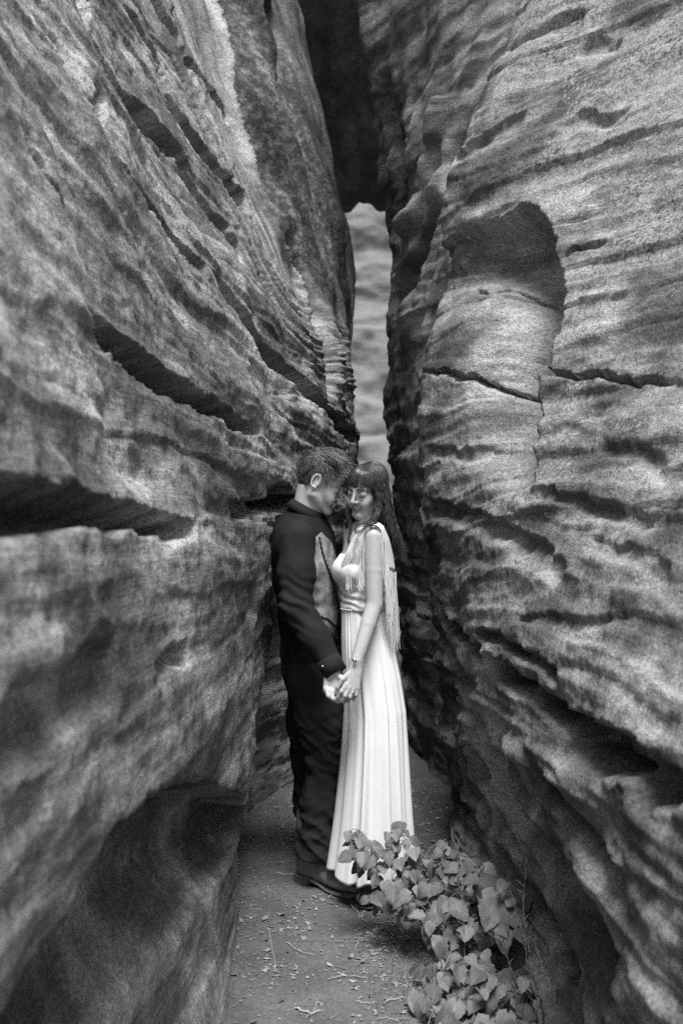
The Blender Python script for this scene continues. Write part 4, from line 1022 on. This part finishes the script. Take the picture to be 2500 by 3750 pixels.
fringe([P(1290, 2000, 3.955), P(1310, 1965, 3.955)], .06, (-.004, -.004), 8)
# bracelet and ring
a = np.linspace(0, 2*math.pi, 40); bd = (P(1290, 2516, 3.828)-w2); bd /= np.linalg.norm(bd); b1 = np.cross(bd, [0, 1., 0]); b1 /= np.linalg.norm(b1); b2 = np.cross(bd, b1); bc = w2-bd*.004
v_, f_ = sweep([bc+.0285*(np.cos(a)[:, None]*b1+np.sin(a)[:, None]*b2)], [.0011], 5); br = mesh_np('bracelet', v_, f_, M_metal, woman)
pp = P(1298, 2418, 3.82); disc('charm', pp, cam_v(pp), .0085, .004, M_metal, br, 18)
a = np.linspace(0, 2*math.pi, 24); rc = P(1290, 2536, 3.822); rd_ = P(1283, 2552, 3.818)-rc; rd_ /= np.linalg.norm(rd_); b1 = np.cross(rd_, [0, 1., 0]); b1 /= np.linalg.norm(b1); b2 = np.cross(rd_, b1)
v_, f_ = sweep([rc+.0102*(np.cos(a)[:, None]*b1+np.sin(a)[:, None]*b2)], [.0012], 5); rg_o = mesh_np('ring', v_, f_, M_metal, woman)
pp = P(1291, 2537, 3.807); disc('gem', pp, cam_v(pp), .004, .003, M_metal, rg_o, 8)
# boots mostly hidden by the hem
for q in (-1, 1):
    hp = hc + wr_*q*.055; g_ = GH(hp[0], hp[1])
    boot((hp[0]+.06, hp[1]+.12, g_-.002), (hp[0]-.05, hp[1]-.12, g_-.002), woman, .82)

# hair of the woman
CW = (np.array([0, -.018, .036]), np.array([.074, .095, .070]))
def w_hairline(p):
    x, y, z = p.T
    return np.where(y > .035, z > np.interp(y, [.035, .06, .08], [.03, .07, .085]), z > -.03)
def w_wrap(az, th, off, part=0):
    """points on the skull, az 0 = forward, + = her right; th measured down from the parting"""
    off = np.asarray(off)
    q = CW[0] + np.stack([np.sin(az)*np.sin(th)*(CW[1][0]+off), np.cos(az)*np.sin(th)*(CW[1][1]+off), np.cos(th)*(CW[1][2]+off)], -1)
    q[..., 1] += part*np.clip(np.cos(th), 0, 1)**2; return q
rg = np.random.default_rng(8)
# bangs: a curtain from the parting to the brow, in fine locks
nb_ = 620; az = (rg.random(nb_)*2-1)*.98; lock = np.round(az*9)/9; az1 = az+(lock-az)*.55+.02*rg.normal(size=nb_)
th0 = .12+.55*rg.random(nb_); of = .004+.009*rg.random(nb_); te = 1.80+.14*rg.random(nb_)+.34*np.abs(az1)**2
tt = np.linspace(0, 1, 15)
thb = th0[:, None]+(te-th0)[:, None]*tt[None, :]; azb = az[:, None]*(1-tt**2)[None, :]+az1[:, None]*(tt**2)[None, :]
stb = w_wrap(azb, thb, (of[:, None]+.004*np.sin(tt*3.1)[None, :]), (.03*(rg.random(nb_)-.3))[:, None])
fo = sstep(1.05, 1.5, thb); stb[..., 1] += .002*fo; stb[..., 2] -= .006*fo*(.6+.8*rg.random(nb_))[:, None]
# long hair
n = 1700; phi = (rg.random(n)*2-1)*2.4; top_off = rg.random(n)
phi = np.where(np.abs(phi) > 2.25, np.sign(phi)*(2.25-.2*rg.random(n)), phi)          # 0 = back, + = her right
wR_, wF_, wU_ = wh.R[:, 0], wh.R[:, 1], wh.R[:, 2]
def around(ph, rxx, ryy_, z, fw=0): return wh.o + (wR_[None]*(np.sin(ph)*rxx)[:, None] + wF_[None]*(-np.cos(ph)*ryy_-.02+fw)[:, None]) + np.array([0, 0, 1.])[None]*(z[:, None] if np.ndim(z) else z)
j = lambda s_: rg.normal(size=n)*s_
azl = math.pi-phi
th0 = .06+.75*rg.random(n)**1.2; of = .003+.010*top_off
prt = .06*(rg.random(n)-.6)
hd = [wh.o + (w_wrap(azl, th0+(1.62-th0)*q, of+.003*math.sin(q*3), prt) @ wh.R.T)*wh.s for q in np.linspace(0, 1, 7)]
lim = np.clip(phi, -1.75, 1.75)
lim2 = np.clip(phi, -2.0, 2.0)
m2 = around(lim2, .072+.012*top_off, .080+.014*top_off, -.075+j(.010))
m3 = around(lim2*.86, .066+.018*top_off, .076+.016*top_off, -.15+j(.012)) + np.array([.016, .0, 0])
endz = -.205-.125*rg.random(n); m4 = around(lim*.62, .066+.035*rg.random(n), .086+.025*rg.random(n), endz) + np.array([.044, .0, 0])
cl = np.round(phi*5)/5; K = np.stack(hd+[m2, m3, m4], 1); tt = np.linspace(0, K.shape[1]-1, 22)
def catmull(K, tt):
    m = K.shape[1]; Kp = np.concatenate([2*K[:, :1]-K[:, 1:2], K, 2*K[:, -1:]-K[:, -2:-1]], 1); out = []
    for t in tt:
        i = min(int(t), m-2); u = t-i; p0, p1, p2, p3 = (Kp[:, i+q] for q in range(4))
        out.append(.5*((2*p1)+(-p0+p2)*u+(2*p0-5*p1+4*p2-p3)*u*u+(-p0+3*p1-3*p2+p3)*u**3))
    return np.stack(out, 1)
stl = catmull(K, tt)
for _ in range(5): stl[:, 3:-1] = (stl[:, 2:-2]+2*stl[:, 3:-1]+stl[:, 4:])/4
u = np.clip((tt-5.0)/4.0, 0, 1)[None, :]; ph0 = (np.round(phi*4)*1.7+np.round(top_off*2)*2.1)[:, None]
# strands of a lock draw together towards the tip
key = (np.round(phi*4)*10+np.round(top_off*2)).astype(int)
for kk in np.unique(key):
    m = key == kk; mean = stl[m].mean(0, keepdims=True); stl[m] += (mean-stl[m])*(.45*u[0][None, :, None])
stl = stl + np.stack([.024*u*np.sin(tt[None, :]*3.2+ph0), .018*u*np.cos(tt[None, :]*3.2+ph0), .004*u*np.sin(tt[None, :]*5+ph0)], -1)
# keep the hair outside shoulder and upper arm
for a0, b0_, r_ in ((s2, s3, .050), (s2, e2, .046)):
    ab = b0_-a0; t_ = np.clip(((stl-a0)@ab)/(ab@ab), 0, 1); off = stl-(a0+t_[..., None]*ab); dd = np.linalg.norm(off, axis=-1); ins = dd < r_
    stl[ins] = stl[ins] + off[ins]/dd[ins][:, None]*(r_-dd[ins])[:, None]
hair_w = strands_mesh('hair', stl, .0015+.0009*rg.random(n), M_hairW, woman)
strands_mesh('bangs', wh.o + (stb @ wh.R.T)*wh.s, .0012+.0006*rng.random(len(stb)), M_hairW, woman)
# loose front locks that curl over the shoulder
lk = []
for k in range(60):
    q = rg.normal(size=3)*.004; g_ = k % 3
    base_ = [[(1372, 1840, 4.02), (1382, 1880, 4.0), (1350, 1912, 3.96), (1310, 1925, 3.945), (1300, 1945, 3.94), (1318, 1950, 3.935)],
             [(1374, 1840, 4.02), (1380, 1890, 4.0), (1372, 1915, 3.945), (1340, 1925, 3.935), (1322, 1945, 3.93), (1296, 1955, 3.93)],
             [(1270, 1860, 4.06), (1275, 1900, 4.06), (1285, 1940, 4.05), (1276, 1975, 4.04), (1282, 2000, 4.04), (1270, 2020, 4.04)]][g_]
    kk = np.array([P(*b) for b in base_])+q+rg.normal(size=(6, 3))*.002; lk.append(catmull(kk[None], np.linspace(0, 5, 22))[0])
strands_mesh('loose_locks', np.array(lk), .0013, M_hairW, woman)
FH = Field(wh.o-[.18, .18, .30], wh.o+[.18, .18, .18], .004)
FH.add(ell(wh.w(0, -.020, .036), np.array((.0765, .0975, .0725))*wh.s, wh.R), .01)
FH.add(ell(wh.w(0, -.045, -.05), np.array((.076, .070, .09))*wh.s, wh.R), .03); FH.add(cone(wh.w(0, -.055, -.08), wh.w(0, -.05, -.20)+[.02, 0, 0], .060, .045), .03)
V, Q = FH.mesh(1); del FH; L = wh.loc(V); keep = w_hairline(L) | ((L[:, 1] < .0) & (L[:, 2] < 0))
a_, b_ = sub_mesh(V, Q, keep[Q].all(1)); mesh_np('hair_underlayer', a_, b_, M_hairWd, woman)
# ================================================================== PLANTS AND LITTER
s = NT('leaf'); c = s.coord(); oi = s.n('ShaderNodeObjectInfo')
sx = s.n('ShaderNodeSeparateXYZ'); s.l(c, sx.inputs[0])
ax_ = s.math('ABSOLUTE', sx.outputs[0])
vein = s.math('SINE', s.math('MULTIPLY', s.math('SUBTRACT', sx.outputs[1], s.math('MULTIPLY', ax_, .8)), 52))
mid_ = s.ramp(ax_, .0, .05, 1.3, 1.0)
v = s.math('MULTIPLY', s.ramp(oi.outputs['Random'], 0, 1, .07, .16), s.ramp(s.noise(c, 5, 4), .3, .7, .8, 1.2))
s.col(s.math('MULTIPLY', v, mid_)); s.b.inputs['Roughness'].default_value = .55; s.b.inputs['Specular IOR Level'].default_value = .35
s.setn(s.bump(s.math('ADD', s.math('MULTIPLY', vein, .25), s.noise(c, 14, 3)), .35, .0025)); M_leaf = s.m
M_stem = plain('plant_stem', .16, .7, .2, 60); M_straw = plain('dry_straw', .34, .8, .3, 40); M_litter = plain('dead_leaves', .21, .9, .7, 30)
M_grass = plain('dry_grass', .24, .8, .3, 50)

def leaf_mesh(name, curl, fold, asym, seed):
    rg = np.random.default_rng(seed); nr_, nc = 11, 5
    u = np.linspace(0, 1, nr_); wd = .50*np.sin(np.pi*np.clip(u, 0, 1)**.60)**.70*(1-.12*u); wd[0] = .10; wd[-1] = .012
    ser = 1+.05*np.where(np.arange(nr_) % 2 == 0, 1, -1)+.04*rg.normal(size=nr_); ser[[0, -1]] = 1
    V = []
    for i in range(nr_):
        for j in range(nc):
            t = (j-2)/2; x = t*wd[i]*(ser[i] if abs(t) == 1 else 1)*(1+asym*t)
            y = u[i] - .13*abs(t)**1.5*(1-u[i])**3*1.6            # heart shaped base
            z = fold*abs(x) - curl*u[i]**2 + .035*math.sin(5*u[i]+3*t+seed) + .012*rg.normal()*abs(t)
            V.append((x, y, z))
    idx = np.arange(nr_*nc).reshape(nr_, nc)
    me = bpy.data.meshes.new(name); me.from_pydata(V, [], np.stack([idx[:-1, :-1], idx[:-1, 1:], idx[1:, 1:], idx[1:, :-1]], -1).reshape(-1, 4).tolist()); me.update()
    me.polygons.foreach_set('use_smooth', np.ones(len(me.polygons), bool)); me.materials.append(M_leaf); return me
LEAF = [leaf_mesh('leaf', *q) for q in ((.28, .22, .05, 1), (.45, .10, -.08, 2), (.15, .35, .03, 3), (.6, .18, .10, 4), (.3, -.08, -.04, 5))]
from mathutils import Matrix, Vector
def place_leaf(parent, pos, size, nrm, tip, k):
    o = bpy.data.objects.new('leaf', LEAF[k % len(LEAF)]); COL.objects.link(o); o.parent = parent
    n = np.array(nrm, float); n /= np.linalg.norm(n); t = np.array(tip, float); t -= n*(t@n); t /= np.linalg.norm(t); x = np.cross(t, n)
    M = np.eye(4); M[:3, 0] = x*size; M[:3, 1] = t*size; M[:3, 2] = n*size; M[:3, 3] = np.array(pos)-np.array(parent.location)
    o.matrix_local = Matrix(M.tolist())
def plant(name, root_px, rootY, branches, clusters, label, cat, seed, dens=1.0, group=None):
    """branches: polylines of (px, py, Y); clusters: (px, py, Y, spread_px, n, size_m)"""
    rg = np.random.default_rng(seed); r = P(root_px[0], root_px[1], rootY); r[2] = GH(r[0], r[1])
    e = empty(name, r); tag(e, label, cat, group)
    paths, rad = [], []; nodes = []
    for b in branches:
        pl = np.array([r]+[P(*q) for q in b]); pl = resample(pl, 26); pl += .006*np.stack([np.sin(np.linspace(0, 9, 26)+rg.random()*6)]*3, 1)*np.linspace(0, 1, 26)[:, None]
        paths.append(pl-r); rad.append(np.linspace(.0042, .0018, 26)); nodes.append(pl)
    nodes = np.concatenate(nodes); k = 0
    for (px, py, Y, sp, n, size) in clusters:
        for i in range(int(round(n*dens))):
            q = rg.normal(size=2); q *= min(1, 1.6/np.linalg.norm(q)); pos = P(px+q[0]*sp[0], py+q[1]*sp[1], Y+rg.normal()*.045)
            pos[2] = max(pos[2], GH(pos[0], pos[1])+.02)
            sz = size*(.36+.58*rg.random()**.8)
            nd = nodes[np.argmin(((nodes-pos)**2).sum(1))]
            out = pos-nd; out[2] = 0; ol = np.linalg.norm(out)
            tip = (out/ol if ol > 1e-4 else np.array([0, -1, 0]))*.7 + np.array([.15*rg.normal(), -.45, -.35-.5*rg.random()]) + rg.normal(size=3)*.35
            nrm = np.array([.35*rg.normal()-.1, -.75+.35*rg.normal(), .95+.3*rg.normal()])
            place_leaf(e, pos, sz, nrm, tip, k); k += 1
            if np.linalg.norm(pos-nd) < .16:
                m = (nd+pos)/2+[0, 0, .012]; paths.append(resample(np.array([nd, m, pos]), 5)-r); rad.append(np.full(5, .0013))
    v_, f_ = sweep(paths, rad, 5); mesh_np('stem', v_, f_, M_stem, e); return e
plant('leafy_plant', (1600, 3440), 3.56,
      [[(1560, 3330, 3.56), (1480, 3190, 3.60), (1390, 3135, 3.64), (1345, 3100, 3.66), (1312, 3050, 3.68)], [(1570, 3330, 3.56), (1500, 3200, 3.60), (1455, 3150, 3.63), (1460, 3080, 3.65), (1462, 3030, 3.66)],
       [(1600, 3330, 3.52), (1620, 3180, 3.55), (1640, 3080, 3.58)], [(1650, 3350, 3.45), (1700, 3250, 3.38), (1760, 3200, 3.33)], [(1680, 3380, 3.4), (1780, 3300, 3.28), (1860, 3260, 3.2)],
       [(1560, 3400, 3.5), (1470, 3300, 3.5), (1400, 3260, 3.52)], [(1600, 3420, 3.45), (1600, 3380, 3.35), (1640, 3400, 3.28)], [(1650, 3400, 3.42), (1740, 3420, 3.3), (1800, 3400, 3.22)], [(1580, 3350, 3.54), (1540, 3200, 3.58), (1560, 3130, 3.62)]],
      [(1305, 3060, 3.66, (22, 18), 5, .062), (1325, 3110, 3.65, (30, 22), 7, .060), (1370, 3140, 3.64, (34, 26), 8, .060), (1325, 3170, 3.63, (22, 12), 3, .058),
       (1464, 3030, 3.66, (16, 14), 5, .050), (1450, 3075, 3.65, (36, 18), 6, .052), (1465, 3125, 3.63, (34, 24), 9, .056),
       (1520, 3180, 3.60, (50, 28), 16, .058), (1600, 3200, 3.56, (60, 32), 20, .062), (1660, 3170, 3.56, (50, 26), 12, .062), (1625, 3085, 3.58, (14, 26), 5, .052),
       (1450, 3230, 3.56, (46, 30), 13, .064), (1390, 3290, 3.53, (30, 24), 8, .056), (1520, 3280, 3.50, (60, 36), 18, .070), (1620, 3290, 3.46, (60, 36), 18, .072),
       (1720, 3200, 3.38, (44, 26), 10, .072), (1770, 3240, 3.30, (40, 26), 7, .092), (1830, 3310, 3.22, (40, 30), 7, .098), (1870, 3260, 3.20, (26, 20), 3, .085), (1880, 3380, 3.18, (22, 26), 4, .085),
       (1700, 3340, 3.32, (60, 34), 14, .076), (1620, 3400, 3.30, (56, 30), 12, .074), (1760, 3420, 3.24, (56, 34), 12, .074), (1510, 3350, 3.44, (40, 22), 7, .062), (1700, 3440, 3.26, (70, 26), 10, .066)],
      'large bushy plant with heart-shaped leaves in front of the white dress', 'plant', 41, 1.27, group='leafy plants on the canyon floor')
plant('leafy_plant', (1700, 3700), 3.06,
      [[(1640, 3620, 3.06), (1620, 3560, 3.08)], [(1740, 3640, 3.02), (1790, 3590, 3.0)], [(1690, 3680, 3.0), (1600, 3680, 2.98)], [(1800, 3690, 2.98), (1880, 3640, 2.96), (1930, 3600, 2.95)], [(1720, 3720, 2.96), (1700, 3760, 2.92)], [(1780, 3720, 2.95), (1860, 3740, 2.9)]],
      [(1620, 3560, 3.10, (46, 30), 9, .058), (1690, 3600, 3.06, (50, 30), 10, .062), (1790, 3580, 3.02, (40, 26), 9, .062), (1610, 3670, 3.0, (60, 34), 12, .066), (1720, 3690, 2.98, (60, 34), 14, .074),
       (1820, 3660, 2.96, (50, 34), 10, .070), (1905, 3620, 2.95, (34, 34), 8, .074), (1960, 3690, 2.9, (34, 30), 5, .07), (1660, 3750, 2.9, (80, 24), 12, .074), (1840, 3750, 2.88, (80, 24), 12, .074), (1680, 3510, 3.15, (60, 20), 8, .05)],
      'low spreading plant with small rounded leaves at the bottom edge, nearest the camera', 'plant', 43, 1.5, group='leafy plants on the canyon floor')

# dry grass stalks with seed heads along the foot of the right wall
def stalk(pl, label, seed, head=True):
    rg = np.random.default_rng(seed); W = np.array([P(*q) for q in pl]); W[0][2] = GH(W[0][0], W[0][1]); r = W[0].copy(); e = empty('grass_stalk', r)
    tag(e, label, 'grass stalk', 'dry grass stalks by the right wall')
    c_ = resample(catmull(W[None], np.linspace(0, len(W)-1, 20))[0], 24)-r
    v_, f_ = sweep([c_], [np.linspace(.0016, .0008, 24)], 5); mesh_np('stem', v_, f_, M_grass, e)
    if head:
        paths, rad = [], []
        for k in range(16):
            b = c_[11+int(k*.8)]; d = np.array([rg.normal()*.5, rg.normal()*.5, .8]); d /= np.linalg.norm(d); L = .018+.02*rg.random()
            paths.append(np.array([b, b+d*L*.5, b+d*L])); rad.append(np.array([.0006, .0016, .0004]))
        v_, f_ = sweep(paths, rad, 4); mesh_np('seed_head', v_, f_, M_grass, e)
    return e
stalk([(1700, 3520, 3.18), (1698, 3400, 3.18), (1690, 3280, 3.19), (1690, 3160, 3.2), (1655, 3065, 3.21)], 'tall thin grass stalk with seed head rising behind the large leaves', 1)
stalk([(1935, 3720, 2.98), (1945, 3560, 3.0), (1925, 3440, 3.02), (1880, 3350, 3.04)], 'bent dry grass stalk leaning against the dark wall foot at lower right', 2)
stalk([(1930, 3700, 3.0), (1925, 3480, 3.02), (1915, 3280, 3.04), (1925, 3200, 3.05)], 'straight pale grass stalk beside the rightmost big leaves', 3)
stalk([(2040, 3760, 2.75), (2030, 3660, 2.76), (1990, 3560, 2.78), (1960, 3470, 2.8)], 'short curved grass stalk at the bottom of the right wall', 4)
stalk([(1880, 3560, 3.1), (1850, 3470, 3.12), (1800, 3430, 3.14)], 'small drooping grass stalk between the two leafy plants', 5)
# grass blades
rg = np.random.default_rng(77); paths = []; rad = []
for k in range(150):
    cx_, cy_2, Y0, spx = [(1880, 3560, 3.10, 70), (1960, 3700, 2.92, 80), (2130, 3760, 2.62, 90), (1480, 3600, 3.2, 70), (2300, 3760, 2.3, 60)][k % 5]
    x0 = P(cx_+rg.normal()*spx, cy_2, Y0+rg.normal()*.06); x0[0] = min(x0[0], float(baseR.at(x0[1], .05))-.015); x0[2] = GH(x0[0], x0[1])-.004
    L = .06+.14*rg.random(); d = np.array([rg.normal()*.6, rg.normal()*.6, 0]); t = np.linspace(0, 1, 7)
    paths.append(np.stack([x0[0]+d[0]*L*t**2*.7, x0[1]+d[1]*L*t**2*.7, x0[2]+L*(t-.35*t**2.5)], 1)); rad.append(.0016*(1-.85*t))
v_, f_ = sweep(paths, rad, 4, .5); tag(mesh_np('grass_tuft', v_, f_, M_grass), 'thin dry grass blades growing along the foot of the right wall', 'grass', kind='stuff')

# straws and twigs one can pick out on the sand
TW = [[(1225, 3440), (1320, 3438), (1410, 3430)], [(1285, 3290), (1310, 3325), (1350, 3368)], [(1300, 3480), (1310, 3440), (1318, 3405)], [(1050, 3440), (1100, 3470), (1160, 3490)], [(1090, 3430), (1170, 3440), (1300, 3450)],
      [(1300, 3655), (1350, 3665), (1380, 3660)], [(1410, 3670), (1480, 3655), (1570, 3640)], [(1120, 3720), (1150, 3690), (1170, 3640)], [(1480, 3600), (1540, 3660), (1580, 3700)], [(1080, 3680), (1130, 3700), (1180, 3690)],
      [(1380, 3732), (1420, 3728), (1450, 3735)], [(1020, 3020), (1030, 2990), (1028, 2950)], [(1560, 2960), (1590, 3020), (1605, 3045)], [(1530, 3060), (1570, 3050), (1625, 3035)], [(1010, 3190), (1060, 3195), (1090, 3190)], [(1360, 3360), (1420, 3355), (1470, 3350)],
      [(1530, 3480), (1545, 3540), (1560, 3560)], [(980, 3380), (1000, 3480), (1010, 3560)], [(1550, 3700), (1600, 3650), (1660, 3600)], [(1200, 3590), (1260, 3570), (1330, 3575)]]
TL = ['long straight straw lying on the sand just left of the leafy plant', 'slanting straw on the sand right below the boot toe', 'short straw pointing at the camera beside the long straight straw',
      'curved straw near the left wall level with the long straight straw', 'long thin straw crossing the middle of the sandy floor', 'short straight straw in the middle of the bottom foreground', 'long straw running toward the lower leafy plant at bottom',
      'curved twig near the left wall in the bottom foreground', 'slanting twig among litter left of the lower leafy plant', 'short curved straw lying low near the bottom left of the floor', 'short thick straw piece at the very bottom of the picture',
      'small straw on the dark floor left of the trouser legs', 'thin straw on the floor right of the dress hem', 'pale straw lying across the floor behind the leafy plant', 'short straw left of the boot heel',
      'straw half under the left edge of the large leafy plant', 'short twig in the shade between the two leafy plants', 'long upright-looking straw along the foot of the left wall', 'long straw reaching under the lower leafy plant', 'thin straw lying below the middle of the floor']
def gp(px, py):
    Y = FPX*CAMZ/(py-1875); x = (px-1250)/FPX*Y; return np.array([x, Y, GH(x, Y)])
for k, t in enumerate(TW):
    W = np.array([gp(*q) for q in t]); W[:, 2] += .004; m = catmull(W[None], np.linspace(0, 2, 10))[0]
    m[:, 2] = [GH(q[0], q[1])+.0045+.004*(i % 3 == 1) for i, q in enumerate(m)]
    th = .0016+.0022*rg.random()*(k % 3 == 0); v_, f_ = sweep([m-m[0]], [np.linspace(th, th*.6, 10)], 6)
    o = mesh_np('twig', v_, f_, M_straw if k % 4 else M_stem); o.location = tuple(m[0])
    tag(o, TL[k], 'twig', 'twigs on the canyon floor')
# crumbled dead leaves and chips
def litter(n, seed):
    rg = np.random.default_rng(seed); V = []; F = []
    px = 850+rg.random(n*8)*1000; py = 2850+rg.random(n*8)*950; Y = FPX*CAMZ/(py-1875); x = (px-1250)/FPX*Y
    dens = .10 + .8*sstep(.05, .5, perlin(x*5, Y*5, x*0+3.3)) + .5*np.exp(-((x-.33)/.16)**2) + .3*np.exp(-((x+.40)/.08)**2) + .5*(Y > 4.4)
    ok = (rg.random(n*8) < dens) & (x < .56) & (x > -.47); x = x[ok][:n]; Y = Y[ok][:n]; z = ground_h(x, Y)
    for p in np.stack([x, Y, z], 1):
        sz = .003+.007*rg.random()**2+(.014*rg.random() if rg.random() < .06 else 0); a = rg.random()*6.28; el = .3+.6*rg.random()
        d = np.array([math.cos(a), math.sin(a), 0]); q = np.array([-d[1], d[0], 0]); c_ = p+[0, 0, .0015+.003*rg.random()]; tz = rg.normal(size=4)*sz*.3
        k = len(V); V += [c_-d*sz+[0, 0, abs(tz[0])], c_+q*sz*el+[0, 0, tz[1]*.5], c_+d*sz+[0, 0, abs(tz[2])], c_-q*sz*el+[0, 0, tz[3]*.5], c_+[0, 0, sz*.15]]
        F += [[k, k+3, k+4], [k+3, k+2, k+4], [k+2, k+1, k+4], [k+1, k, k+4]]
    return np.array(V), np.array(F)
v_, f_ = litter(6500, 5); tag(mesh_np('leaf_litter', v_, f_, M_litter, smooth=False), 'crumbled dead leaves and chips scattered over the sand', 'leaf litter', kind='stuff')
